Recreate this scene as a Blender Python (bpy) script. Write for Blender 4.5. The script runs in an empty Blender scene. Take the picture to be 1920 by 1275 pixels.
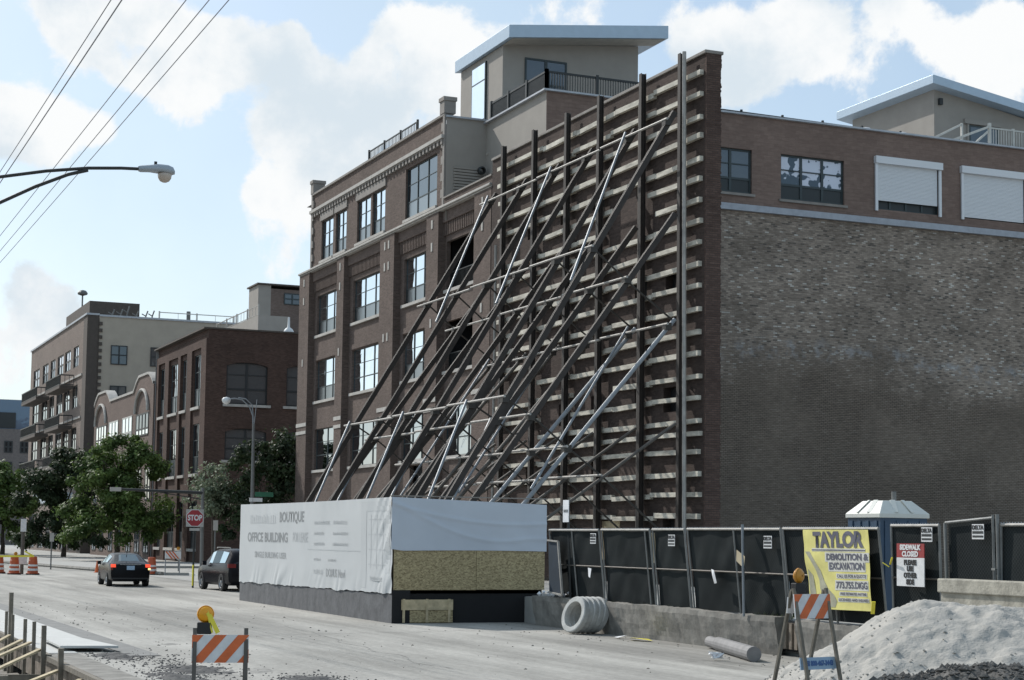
import bpy, math, random
from mathutils import Vector, Matrix, noise
random.seed(7)
R = math.radians
scene = bpy.context.scene
COL = scene.collection

# ------------------------------------------------------------------ camera
yaw, pitch, roll = R(23.12), R(4.67), R(0.73)
F = Vector((math.sin(yaw)*math.cos(pitch), math.cos(yaw)*math.cos(pitch), math.sin(pitch)))
Rt = Vector((math.cos(yaw), -math.sin(yaw), 0)); Up = Rt.cross(F)
c, s = math.cos(roll), math.sin(roll)
r_, u_ = c*Rt + s*Up, -s*Rt + c*Up
cam = bpy.data.cameras.new('camera'); cam.sensor_width = 36; cam.lens = 3244/1920*36
cam.shift_y = 106/1920; cam.clip_start = .5; cam.clip_end = 6000
co = bpy.data.objects.new('camera', cam); COL.objects.link(co)
M = Matrix((r_, u_, -F)).transposed().to_4x4(); M.translation = Vector((0, 0, 2.35))
co.matrix_world = M; scene.camera = co

# ------------------------------------------------------------------ light
SUN_EL = R(40); SUN_DIR = Vector((-0.38, 0.925, 0)).normalized()
to_sun = SUN_DIR*math.cos(SUN_EL) + Vector((0, 0, math.sin(SUN_EL)))
sl = bpy.data.lights.new('sun', 'SUN'); sl.energy = 3.9; sl.angle = R(.5); sl.color = (1, .965, .91)
so = bpy.data.objects.new('sun', sl); COL.objects.link(so)
so.rotation_euler = to_sun.to_track_quat('Z', 'Y').to_euler()
scene.view_settings.view_transform = 'Standard'; scene.view_settings.look = 'None'
scene.view_settings.exposure = 0.0; scene.view_settings.gamma = 1.0

def N(nt, t, **k):
    n = nt.nodes.new(t)
    for a, v in k.items():
        if a.startswith('i_'): n.inputs[a[2:].replace('_', ' ')].default_value = v
        elif a.startswith('n'): n.inputs[int(a[1:])].default_value = v
        else: setattr(n, a, v)
    return n

def pixdir(x, y):
    return (F*3244 + r_*(x-960) - u_*(y-743.5)).normalized()

w = bpy.data.worlds.new('World'); scene.world = w; w.use_nodes = True
nt = w.node_tree; nt.nodes.clear(); L = nt.links.new
out = N(nt, 'ShaderNodeOutputWorld'); bg = N(nt, 'ShaderNodeBackground', n1=1.0)
sky = N(nt, 'ShaderNodeTexSky', sky_type='NISHITA', sun_disc=False, sun_elevation=SUN_EL,
        sun_rotation=math.atan2(SUN_DIR.x, SUN_DIR.y), air_density=1.0, dust_density=1.6, ozone_density=1.5)
skm = N(nt, 'ShaderNodeVectorMath', operation='SCALE'); L(sky.outputs[0], skm.inputs[0]); skm.inputs['Scale'].default_value = .15
tc = N(nt, 'ShaderNodeTexCoord')
# cumulus field: broad puffs placed by direction in the sky and broken up by fractal noise
puffs = [(230,60,.055,1.0),(330,130,.05,.95),(160,20,.04,.8),(90,240,.045,1.0),(0,220,.035,.9),(190,235,.02,.6),(440,90,.035,.9),
 (560,110,.03,.8),(540,60,.02,.6),(520,230,.035,1.0),(560,330,.05,1.0),(640,250,.05,1.1),(720,160,.05,1.1),(780,80,.04,1.0),(820,200,.05,1.0),(500,360,.02,.7),
 (900,120,.05,.9),(1080,40,.05,.8),(1280,60,.04,.7),(1420,120,.05,.9),(1500,60,.04,.8),(1600,130,.035,.7),(1850,120,.05,1.0),(1900,60,.03,.7),(1700,40,.04,.6),
 (40,560,.045,.85),(110,610,.03,.7),(0,690,.03,.8),(330,560,.02,.35),(2200,80,.1,.9),(-300,200,.12,.9),(700,-250,.12,.8),(1500,-300,.15,.9),(100,-400,.16,.8),
 (-900,300,.2,.8),(3000,200,.2,.8)]
acc = None
for (x, y, rad, wt) in puffs:
    d = pixdir(x, y)
    ds = N(nt, 'ShaderNodeVectorMath', operation='DISTANCE'); L(tc.outputs['Generated'], ds.inputs[0]); ds.inputs[1].default_value = d
    mr = N(nt, 'ShaderNodeMapRange', interpolation_type='SMOOTHERSTEP'); L(ds.outputs['Value'], mr.inputs[0])
    mr.inputs[1].default_value = rad*1.05; mr.inputs[2].default_value = 0; mr.inputs[3].default_value = 0; mr.inputs[4].default_value = wt
    if acc is None: acc = mr.outputs[0]
    else:
        a = N(nt, 'ShaderNodeMath', operation='ADD'); L(acc, a.inputs[0]); L(mr.outputs[0], a.inputs[1]); acc = a.outputs[0]
cl = N(nt, 'ShaderNodeClamp', n2=1.0); L(acc, cl.inputs[0])
n1 = N(nt, 'ShaderNodeTexNoise', i_Scale=17.0, i_Detail=12.0, i_Roughness=.60, i_Distortion=.15); L(tc.outputs['Generated'], n1.inputs['Vector'])
n2 = N(nt, 'ShaderNodeTexNoise', i_Scale=9.0, i_Detail=8.0, i_Roughness=.58); L(tc.outputs['Generated'], n2.inputs['Vector'])
m1 = N(nt, 'ShaderNodeMath', operation='MULTIPLY_ADD', n1=3.0, n2=-1.60); L(n1.outputs['Fac'], m1.inputs[0])
m2 = N(nt, 'ShaderNodeMath', operation='ADD'); L(cl.outputs[0], m2.inputs[0]); L(m1.outputs[0], m2.inputs[1])
mk = N(nt, 'ShaderNodeMapRange', interpolation_type='SMOOTHSTEP'); L(m2.outputs[0], mk.inputs[0])
mk.inputs[1].default_value = .28; mk.inputs[2].default_value = .64
th = N(nt, 'ShaderNodeMapRange', interpolation_type='SMOOTHSTEP'); L(n2.outputs['Fac'], th.inputs[0]); th.inputs[1].default_value = .46; th.inputs[2].default_value = .66
ccol = N(nt, 'ShaderNodeMix', data_type='RGBA'); L(th.outputs[0], ccol.inputs['Factor'])
ccol.inputs['A'].default_value = (.97, .985, .99, 1); ccol.inputs['B'].default_value = (.70, .79, .86, 1)
wisp = N(nt, 'ShaderNodeTexNoise', i_Scale=3.0, i_Detail=6.0, i_Roughness=.55); L(tc.outputs['Generated'], wisp.inputs['Vector'])
wm = N(nt, 'ShaderNodeMapRange'); L(wisp.outputs['Fac'], wm.inputs[0]); wm.inputs[1].default_value = .35; wm.inputs[2].default_value = .7
wm.inputs[3].default_value = .30; wm.inputs[4].default_value = .80
veil = N(nt, 'ShaderNodeMix', data_type='RGBA'); L(wm.outputs[0], veil.inputs['Factor']); L(skm.outputs[0], veil.inputs['A'])
veil.inputs['B'].default_value = (.62, .78, .88, 1)
mx = N(nt, 'ShaderNodeMix', data_type='RGBA'); L(mk.outputs[0], mx.inputs['Factor']); L(veil.outputs['Result'], mx.inputs['A']); L(ccol.outputs['Result'], mx.inputs['B'])
L(mx.outputs['Result'], bg.inputs[0]); L(bg.outputs[0], out.inputs[0])

# ------------------------------------------------------------------ materials
def newmat(name):
    m = bpy.data.materials.new(name); m.use_nodes = True
    return m, m.node_tree, m.node_tree.nodes['Principled BSDF']

def simple(name, col, rough=.7, metal=0, var=.12, scale=3.0, bump=0.0, spec=.5, emit=None, stretch=None, var2=0):
    m, nt, b = newmat(name); L = nt.links.new
    b.inputs['Roughness'].default_value = rough; b.inputs['Metallic'].default_value = metal
    b.inputs['Specular IOR Level'].default_value = spec
    tc = N(nt, 'ShaderNodeNewGeometry')
    src = tc.outputs['Position']
    if stretch:
        mp = N(nt, 'ShaderNodeMapping'); mp.inputs['Scale'].default_value = stretch; L(src, mp.inputs[0]); src = mp.outputs[0]
    n = N(nt, 'ShaderNodeTexNoise', i_Scale=scale, i_Detail=6.0, i_Roughness=.6); L(src, n.inputs['Vector'])
    rp = N(nt, 'ShaderNodeMapRange'); L(n.outputs['Fac'], rp.inputs[0]); rp.inputs[1].default_value = .3; rp.inputs[2].default_value = .7
    rp.inputs[3].default_value = 1-var; rp.inputs[4].default_value = 1+var
    v = N(nt, 'ShaderNodeVectorMath', operation='SCALE'); v.inputs[0].default_value = col; L(rp.outputs[0], v.inputs['Scale'])
    L(v.outputs[0], b.inputs['Base Color'])
    if bump:
        n2 = N(nt, 'ShaderNodeTexNoise', i_Scale=scale*5, i_Detail=5.0); L(src, n2.inputs['Vector'])
        bp = N(nt, 'ShaderNodeBump', i_Strength=bump, i_Distance=.02); L(n2.outputs['Fac'], bp.inputs['Height']); L(bp.outputs[0], b.inputs['Normal'])
    if emit:
        b.inputs['Emission Color'].default_value = (*emit[0], 1); b.inputs['Emission Strength'].default_value = emit[1]
    return m

def uv_wall(nt):
    """position on an upright wall: (distance along it, height)"""
    L = nt.links.new
    g = N(nt, 'ShaderNodeNewGeometry'); sp = N(nt, 'ShaderNodeSeparateXYZ'); L(g.outputs['Position'], sp.inputs[0])
    sn = N(nt, 'ShaderNodeSeparateXYZ'); L(g.outputs['True Normal'], sn.inputs[0])
    ab = N(nt, 'ShaderNodeMath', operation='ABSOLUTE'); L(sn.outputs[0], ab.inputs[0])
    gt = N(nt, 'ShaderNodeMath', operation='GREATER_THAN', n1=.5); L(ab.outputs[0], gt.inputs[0])
    mx = N(nt, 'ShaderNodeMix', data_type='FLOAT'); L(gt.outputs[0], mx.inputs['Factor']); L(sp.outputs[0], mx.inputs['A']); L(sp.outputs[1], mx.inputs['B'])
    cb = N(nt, 'ShaderNodeCombineXYZ'); L(mx.outputs['Result'], cb.inputs[0]); L(sp.outputs[2], cb.inputs[1])
    return g, sp, cb

def brick(name, c1, c2, mortar, stain=.25, bw=.22, bh=.078, light=None, dark=None, mort=.01, lower=None, rough=.9, streak=.16):
    m, nt, b = newmat(name); L = nt.links.new
    b.inputs['Roughness'].default_value = rough; b.inputs['Specular IOR Level'].default_value = .2
    g, sp, cb = uv_wall(nt)
    bt = N(nt, 'ShaderNodeTexBrick'); L(cb.outputs[0], bt.inputs['Vector'])
    bt.inputs['Color1'].default_value = (0, 0, 0, 1); bt.inputs['Color2'].default_value = (1, 1, 1, 1); bt.inputs['Mortar'].default_value = (.5, .5, .5, 1)
    bt.inputs['Scale'].default_value = 1; bt.inputs['Mortar Size'].default_value = mort; bt.inputs['Mortar Smooth'].default_value = .2
    bt.inputs['Brick Width'].default_value = bw; bt.inputs['Row Height'].default_value = bh; bt.inputs['Bias'].default_value = 0
    cr = N(nt, 'ShaderNodeValToRGB'); L(bt.outputs['Color'], cr.inputs[0])
    e = cr.color_ramp.elements; e[0].position = 0; e[0].color = (*c1, 1); e[1].position = 1; e[1].color = (*c2, 1)
    if light:
        x = cr.color_ramp.elements.new(.935); x.color = (*c2, 1); y = cr.color_ramp.elements.new(.955); y.color = (*light, 1); cr.color_ramp.elements[-1].color = (*light, 1)
    if dark:
        x = cr.color_ramp.elements.new(.085); x.color = (*c1, 1); cr.color_ramp.elements[0].color = (*dark, 1); y = cr.color_ramp.elements.new(.065); y.color = (*dark, 1)
    mm = N(nt, 'ShaderNodeMix', data_type='RGBA'); L(bt.outputs['Fac'], mm.inputs['Factor']); L(cr.outputs[0], mm.inputs['A']); mm.inputs['B'].default_value = (*mortar, 1)
    n = N(nt, 'ShaderNodeTexNoise', i_Scale=.35, i_Detail=8.0, i_Roughness=.65); L(g.outputs['Position'], n.inputs['Vector'])
    rp = N(nt, 'ShaderNodeMapRange'); L(n.outputs['Fac'], rp.inputs[0]); rp.inputs[1].default_value = .3; rp.inputs[2].default_value = .7
    rp.inputs[3].default_value = 1-stain; rp.inputs[4].default_value = 1+stain
    v = N(nt, 'ShaderNodeVectorMath', operation='SCALE'); L(mm.outputs['Result'], v.inputs[0]); L(rp.outputs[0], v.inputs['Scale'])
    res = v.outputs[0]
    ms = N(nt, 'ShaderNodeMapping'); ms.inputs['Scale'].default_value = (2.2, 11.0, 1); L(cb.outputs[0], ms.inputs[0])
    ns = N(nt, 'ShaderNodeTexNoise', i_Scale=1.0, i_Detail=5.0, i_Roughness=.75); L(ms.outputs[0], ns.inputs['Vector'])
    rs = N(nt, 'ShaderNodeMapRange'); L(ns.outputs['Fac'], rs.inputs[0]); rs.inputs[1].default_value = .32; rs.inputs[2].default_value = .68
    rs.inputs[3].default_value = 1-streak; rs.inputs[4].default_value = 1+streak
    if lower:      # an old coat of dark paint on the lower part of the wall, with worn edges
        n3 = N(nt, 'ShaderNodeTexNoise', i_Scale=.16, i_Detail=12.0, i_Roughness=.72); L(g.outputs['Position'], n3.inputs['Vector'])
        a = N(nt, 'ShaderNodeMath', operation='MULTIPLY_ADD', n1=9.0); L(n3.outputs['Fac'], a.inputs[0]); L(sp.outputs[2], a.inputs[2])
        k = N(nt, 'ShaderNodeMapRange', interpolation_type='SMOOTHSTEP'); L(a.outputs[0], k.inputs[0]); k.inputs[1].default_value = lower[0]+6.2; k.inputs[2].default_value = lower[0]+3.6
        pc = N(nt, 'ShaderNodeMix', data_type='RGBA'); L(bt.outputs['Fac'], pc.inputs['Factor']); pc.inputs['A'].default_value = (*lower[1], 1); pc.inputs['B'].default_value = (*lower[2], 1)
        n4 = N(nt, 'ShaderNodeTexNoise', i_Scale=.2, i_Detail=3.0); mp = N(nt, 'ShaderNodeMapping'); mp.inputs['Location'].default_value = (31, 4, 9); L(g.outputs['Position'], mp.inputs[0]); L(mp.outputs[0], n4.inputs['Vector'])
        k4 = N(nt, 'ShaderNodeMapRange', interpolation_type='SMOOTHSTEP'); L(n4.outputs['Fac'], k4.inputs[0]); k4.inputs[1].default_value = .5; k4.inputs[2].default_value = .60; k4.inputs[4].default_value = .45
        pc2 = N(nt, 'ShaderNodeMix', data_type='RGBA'); L(k4.outputs[0], pc2.inputs['Factor']); L(pc.outputs['Result'], pc2.inputs['A']); pc2.inputs['B'].default_value = (*lower[3], 1)
        # pale mineral bloom on the courses where the old roof met the wall
        pz = N(nt, 'ShaderNodeMath', operation='MULTIPLY_ADD', n1=3.0); L(n3.outputs['Fac'], pz.inputs[0]); L(sp.outputs[2], pz.inputs[2])
        ba = N(nt, 'ShaderNodeMath', operation='SUBTRACT', n1=13.0); L(pz.outputs[0], ba.inputs[0]); bb_ = N(nt, 'ShaderNodeMath', operation='ABSOLUTE'); L(ba.outputs[0], bb_.inputs[0])
        bm_ = N(nt, 'ShaderNodeMapRange', interpolation_type='SMOOTHSTEP'); L(bb_.outputs[0], bm_.inputs[0]); bm_.inputs[1].default_value = .75; bm_.inputs[2].default_value = 0; bm_.inputs[3].default_value = 0; bm_.inputs[4].default_value = 1
        ne = N(nt, 'ShaderNodeTexNoise', i_Scale=1.3, i_Detail=9.0, i_Roughness=.75); L(cb.outputs[0], ne.inputs['Vector'])
        nm2 = N(nt, 'ShaderNodeMapRange', interpolation_type='SMOOTHSTEP'); L(ne.outputs['Fac'], nm2.inputs[0]); nm2.inputs[1].default_value = .48; nm2.inputs[2].default_value = .62; nm2.inputs[4].default_value = .75
        bx_ = N(nt, 'ShaderNodeMath', operation='MULTIPLY'); L(bm_.outputs[0], bx_.inputs[0]); L(nm2.outputs[0], bx_.inputs[1])
        fm = N(nt, 'ShaderNodeMath', operation='MULTIPLY', n1=lower[4]); L(k.outputs[0], fm.inputs[0])
        q = N(nt, 'ShaderNodeMix', data_type='RGBA'); L(fm.outputs[0], q.inputs['Factor']); L(res, q.inputs['A']); L(pc2.outputs['Result'], q.inputs['B']); res = q.outputs['Result']
        q2 = N(nt, 'ShaderNodeMix', data_type='RGBA'); L(bx_.outputs[0], q2.inputs['Factor']); L(res, q2.inputs['A']); q2.inputs['B'].default_value = (.34, .335, .335, 1); res = q2.outputs['Result']
    vs_ = N(nt, 'ShaderNodeVectorMath', operation='SCALE'); L(res, vs_.inputs[0])
    if lower: m_ = N(nt, 'ShaderNodeMath', operation='MULTIPLY'); L(rs.outputs[0], m_.inputs[0]); L(rp.outputs[0], m_.inputs[1]); L(m_.outputs[0], vs_.inputs['Scale'])
    else: L(rs.outputs[0], vs_.inputs['Scale'])
    res = vs_.outputs[0]
    L(res, b.inputs['Base Color'])
    bp = N(nt, 'ShaderNodeBump', i_Strength=.5, i_Distance=.01, invert=True); L(bt.outputs['Fac'], bp.inputs['Height']); L(bp.outputs[0], b.inputs['Normal'])
    return m

def glassmat(name, tint, ior=2.2, dark=(.012, .015, .018), rough=.02, curtain=None):
    m, nt, b = newmat(name); L = nt.links.new
    nt.nodes.remove(b); o = nt.nodes['Material Output']
    df = N(nt, 'ShaderNodeBsdfDiffuse'); df.inputs[0].default_value = (*dark, 1)
    gl = N(nt, 'ShaderNodeBsdfGlossy'); gl.inputs[0].default_value = (*tint, 1); gl.inputs['Roughness'].default_value = rough
    fr = N(nt, 'ShaderNodeFresnel', i_IOR=ior); mx = N(nt, 'ShaderNodeMixShader')
    g = N(nt, 'ShaderNodeNewGeometry'); n = N(nt, 'ShaderNodeTexNoise', i_Scale=.9, i_Detail=2.0); L(g.outputs['Position'], n.inputs['Vector'])
    bp = N(nt, 'ShaderNodeBump', i_Strength=.06, i_Distance=.3); L(n.outputs['Fac'], bp.inputs['Height']); L(bp.outputs[0], gl.inputs['Normal'])
    if curtain:
        n2 = N(nt, 'ShaderNodeTexNoise', i_Scale=1.7, i_Detail=2.0); L(g.outputs['Position'], n2.inputs['Vector'])
        k = N(nt, 'ShaderNodeMapRange', interpolation_type='SMOOTHSTEP'); L(n2.outputs['Fac'], k.inputs[0]); k.inputs[1].default_value = .46; k.inputs[2].default_value = .5
        q = N(nt, 'ShaderNodeMix', data_type='RGBA'); L(k.outputs[0], q.inputs['Factor']); q.inputs['A'].default_value = (*dark, 1); q.inputs['B'].default_value = (*curtain, 1)
        L(q.outputs['Result'], df.inputs[0])
    L(fr.outputs[0], mx.inputs[0]); L(df.outputs[0], mx.inputs[1]); L(gl.outputs[0], mx.inputs[2]); L(mx.outputs[0], o.inputs[0])
    return m

MT = {}
MT['facade'] = brick('facade_brick', (.100,.073,.062), (.150,.111,.095), (.13,.11,.098), .16)
MT['wallb'] = brick('old_wall_brick', (.052,.038,.033), (.080,.058,.05), (.065,.05,.044), .3)
MT['endb'] = brick('end_brick', (.085,.055,.046), (.12,.08,.066), (.065,.052,.047), .2)
MT['common'] = brick('common_brick', (.20,.158,.128), (.375,.308,.252), (.235,.20,.17), .16, bw=.24, bh=.085, mort=.012, light=(.52,.48,.43), dark=(.13,.11,.095),
                     lower=(10.4, (.205,.165,.132), (.062,.05,.042), (.20,.162,.13), .93), streak=.30)
MT['stone'] = simple('limestone', (.42,.40,.37), .85, var=.15, scale=2)
MT['lintel'] = simple('grey_lintel', (.25,.23,.21), .85, var=.15, scale=2)
MT['redb'] = brick('dark_red_brick', (.066,.041,.033), (.105,.065,.052), (.075,.055,.047), .16)
MT['archb'] = brick('grey_brown_brick', (.15,.11,.092), (.20,.15,.128), (.16,.13,.117), .1)
MT['tanb'] = brick('tan_brick', (.19,.15,.128), (.26,.21,.18), (.22,.185,.165), .1)
MT['quoin'] = simple('dark_quoin', (.085,.07,.06), .85)
MT['beige'] = simple('beige_render', (.42,.37,.305), .9, var=.06, scale=1.0)
MT['stucco'] = simple('grey_stucco', (.32,.295,.265), .9, var=.06, scale=1.2, bump=.1)
MT['brown'] = brick('brown_block', (.19,.135,.113), (.22,.158,.132), (.17,.122,.104), .10, bw=.4, bh=.2, mort=.006)
MT['fascia'] = simple('pale_blue_fascia', (.42,.52,.62), .45, metal=.2, var=.04)
MT['soffit'] = simple('soffit', (.42,.39,.34), .8)
MT['roof'] = simple('roof_membrane', (.30,.30,.30), .9)
MT['coping'] = simple('metal_coping', (.42,.44,.47), .5, metal=.3)
MT['greyledge'] = simple('grey_ledge', (.36,.38,.42), .6, metal=.2)
MT['glass'] = glassmat('window_glass', (.86,.93,1.0), 3.0)
MT['glassdim'] = glassmat('dim_glass', (.5,.55,.6), 1.6)  # reflection toned down in place of dark buildings opposite
MT['screen'] = glassmat('insect_screen', (.35,.38,.4), 1.45, dark=(.055,.06,.062), rough=.3)
MT['sideglass'] = glassmat('side_glass', (.75,.85,.95), 1.9, dark=(.06,.066,.07))
MT['curtain'] = glassmat('curtained_glass', (.75,.85,.95), 1.7, dark=(.04,.055,.07), curtain=(.62,.64,.72))
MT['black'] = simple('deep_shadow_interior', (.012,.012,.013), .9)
MT['teal'] = simple('dark_teal_frame', (.028,.042,.046), .45, var=.05)
MT['frame'] = simple('black_frame', (.02,.024,.026), .5, var=.05)
MT['white'] = simple('white_paint', (.72,.73,.73), .6, var=.05)
MT['shutter'] = simple('white_shutter', (.70,.71,.73), .5, var=.04, stretch=(.2,.2,9), scale=2)
MT['rail'] = simple('black_railing', (.02,.024,.025), .5)
MT['whiterail'] = simple('white_railing', (.55,.54,.5), .6)
MT['timber'] = simple('bleached_timber', (.52,.49,.42), .85, var=.38, scale=2.2, stretch=(1,.6,2.5))
MT['steel'] = simple('dark_rusty_steel', (.036,.029,.025), .65, metal=.1, var=.25, scale=4)
MT['steel2'] = simple('greyish_post_steel', (.10,.088,.076), .6, metal=.2, var=.25, scale=3)
MT['galv'] = simple('galvanised_pipe', (.25,.27,.29), .55, metal=.25, var=.12, scale=4)
MT['fpost'] = simple('dull_fence_post', (.20,.205,.20), .55, metal=.3, var=.2)
MT['palepipe'] = simple('pale_pipe', (.36,.345,.32), .6, metal=.2, var=.2, scale=5)
MT['rod'] = simple('thin_dark_rod', (.05,.045,.04), .6, metal=.3)
MT['concrete'] = simple('weathered_concrete', (.21,.20,.18), .9, var=.35, scale=2.3, bump=.5)
MT['newconc'] = simple('fresh_concrete', (.50,.50,.48), .85, var=.08, scale=2.0, bump=.1)
MT['blockconc'] = simple('dark_concrete_base', (.11,.112,.118), .9, var=.3, scale=2.5, bump=.4)
MT['ledge'] = simple('old_limestone', (.34,.32,.27), .9, var=.35, scale=4, bump=.6)
MT['pipeconc'] = simple('grey_pipe', (.20,.195,.195), .7, var=.2)
MT['wood'] = simple('fresh_lumber', (.50,.41,.26), .8, var=.25, scale=6)
MT['oldwood'] = simple('weathered_stake', (.17,.15,.12), .85, var=.3, scale=6)
MT['form'] = simple('form_board', (.20,.165,.13), .9, var=.45, scale=5, bump=.4)
MT['dirt'] = simple('dirt', (.21,.195,.17), .95, var=.4, scale=3, bump=.9)
MT['soil'] = simple('pale_loose_soil', (.27,.26,.24), .95, var=.3, scale=5, bump=.9)
MT['rubble'] = simple('dark_rubble', (.10,.095,.088), .95, var=.5, scale=6, bump=1)
MT['sand'] = simple('stone_dust', (.36,.345,.315), .95, var=.08, scale=5, bump=.7)
MT['tarp'] = simple('white_tarp', (.53,.545,.55), .55, var=.03, scale=.8)
MT['tarpshade'] = simple('shade_tinted_tarp', (.50,.54,.60), .6, var=.04, scale=1)  # bluish shade of the box end is put into this colour
MT['faint'] = simple('faded_print', (.36,.37,.375), .6, var=.03)
MT['faintd'] = simple('printed_letters', (.265,.275,.28), .6, var=.1)
MT['fainter'] = simple('pale_print', (.46,.475,.48), .6, var=.02)
MT['worn'] = simple('worn_print', (.50,.515,.52), .6, var=.02)
MT['blk'] = simple('black_paint', (.015,.015,.016), .6)
MT['screenf'] = None
MT['orange'] = simple('orange_reflective', (.62,.13,.03), .5, var=.15, scale=8)
MT['barrelorange'] = simple('barrel_orange', (.42,.085,.03), .5, var=.15, scale=8)
MT['wsheet'] = simple('white_reflective', (.66,.66,.66), .5, var=.1, scale=8)
MT['amber'] = simple('amber_lens', (.85,.36,.01), .25, var=.1, scale=10)
MT['amberdull'] = simple('amber_lens_dull', (.50,.22,.02), .35, var=.1, scale=10)
MT['yellow'] = simple('yellow_plastic', (.78,.68,.06), .5)
MT['banner'] = simple('yellow_banner', (.66,.60,.20), .7, var=.12, scale=3)
MT['red'] = simple('sign_red', (.27,.03,.03), .5)
MT['stopred'] = simple('stop_red', (.33,.02,.03), .5)
MT['blue'] = simple('toilet_blue', (.03,.065,.115), .45)
MT['panelblue'] = simple('dull_blue_panel', (.022,.034,.05), .6)
MT['toiletw'] = simple('toilet_roof', (.62,.62,.57), .5, var=.05)
MT['carblack'] = simple('black_car_paint', (.006,.007,.009), .25, metal=.0, var=.03, spec=.12)
MT['cardark'] = simple('dark_car_paint', (.009,.009,.012), .25, var=.03, spec=.15)
MT['rubber'] = simple('tyre_rubber', (.02,.02,.02), .85)
MT['rim'] = simple('alloy_rim', (.35,.36,.37), .35, metal=.7)
MT['carglass'] = glassmat('car_glass', (.7,.8,.85), 1.55, dark=(.02,.025,.03))
MT['rearglass'] = glassmat('rear_window_glass', (.8,.95,1.0), 2.6, dark=(.03,.035,.04))
MT['tail'] = simple('lit_tail_lamp', (.7,.05,.03), .3, emit=((1,.10,.04), .9))
MT['taildim'] = simple('unlit_tail_lamp', (.20,.015,.015), .3)
MT['turn'] = simple('lit_turn_signal', (.9,.6,.2), .3, emit=((1,.75,.3), 1.6))
MT['plate'] = simple('plate', (.30,.42,.55), .5)
MT['lamp'] = simple('grey_lamp_metal', (.36,.40,.44), .5, metal=.3)
MT['lampglass'] = simple('lamp_refractor', (.45,.38,.32), .2, spec=.8)
MT['pole'] = simple('lamp_pole', (.16,.16,.155), .55, metal=.3)
MT['darkpole'] = simple('dark_arm', (.028,.03,.03), .6)
MT['wire'] = simple('black_cable', (.12,.13,.15), .6)
MT['bark'] = simple('bark', (.07,.055,.045), .9, var=.3, scale=8)
MT['green'] = simple('street_sign_green', (.03,.14,.08), .5)
MT['awning'] = simple('pale_awning', (.50,.56,.60), .6)
MT['card'] = simple('cardboard', (.42,.36,.25), .85)
MT['paper'] = simple('white_paper', (.72,.73,.75), .7)
MT['farglass'] = glassmat('far_blue_glass', (.55,.68,.85), 1.9, dark=(.10,.14,.20))
MT['fargrey'] = brick('far_grey_brick', (.15,.13,.125), (.20,.175,.165), (.17,.155,.15), .05)
MT['ring'] = simple('cast_ring', (.46,.46,.44), .85, var=.2, scale=5, bump=.3)
MT['weed'] = simple('weed', (.10,.16,.04), .8, var=.3)
MT['asphalt'] = simple('grey_asphalt', (.20,.198,.19), .9, var=.18, scale=2.5, bump=.4)
MT['darkasph'] = simple('damp_dark_asphalt', (.055,.055,.055), .85, var=.3, scale=6, bump=.8)
MT['sidewalk'] = simple('sidewalk_concrete', (.34,.335,.315), .9, var=.15, scale=1.2, bump=.2)

def leafmat(name, a, b2):
    m, nt, b = newmat(name); L = nt.links.new
    b.inputs['Roughness'].default_value = .6; b.inputs['Specular IOR Level'].default_value = .25
    oi = N(nt, 'ShaderNodeNewGeometry'); n = N(nt, 'ShaderNodeTexNoise', i_Scale=.7, i_Detail=3.0); L(oi.outputs['Position'], n.inputs['Vector'])
    wn = N(nt, 'ShaderNodeTexWhiteNoise'); L(oi.outputs['Position'], wn.inputs['Vector'])
    ad = N(nt, 'ShaderNodeMapRange'); L(n.outputs['Fac'], ad.inputs[0]); ad.inputs[1].default_value = .35; ad.inputs[2].default_value = .65
    mx = N(nt, 'ShaderNodeMix', data_type='RGBA'); L(ad.outputs[0], mx.inputs['Factor']); mx.inputs['A'].default_value = (*a, 1); mx.inputs['B'].default_value = (*b2, 1)
    L(mx.outputs['Result'], b.inputs['Base Color'])
    tr = N(nt, 'ShaderNodeBsdfTranslucent'); L(mx.outputs['Result'], tr.inputs[0]); ms = N(nt, 'ShaderNodeMixShader', n0=.3)
    L(b.outputs[0], ms.inputs[1]); L(tr.outputs[0], ms.inputs[2]); L(ms.outputs[0], nt.nodes['Material Output'].inputs[0])
    return m
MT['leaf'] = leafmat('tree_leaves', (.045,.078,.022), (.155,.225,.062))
MT['leafdarkshade'] = leafmat('dark_and_shaded_leaves', (.022,.035,.018), (.05,.075,.03))  # dark foliage; also carries the shade painted on the tree by the lamp
MT['leafpale'] = leafmat('pale_leaves', (.11,.14,.085), (.24,.28,.19))

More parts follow.
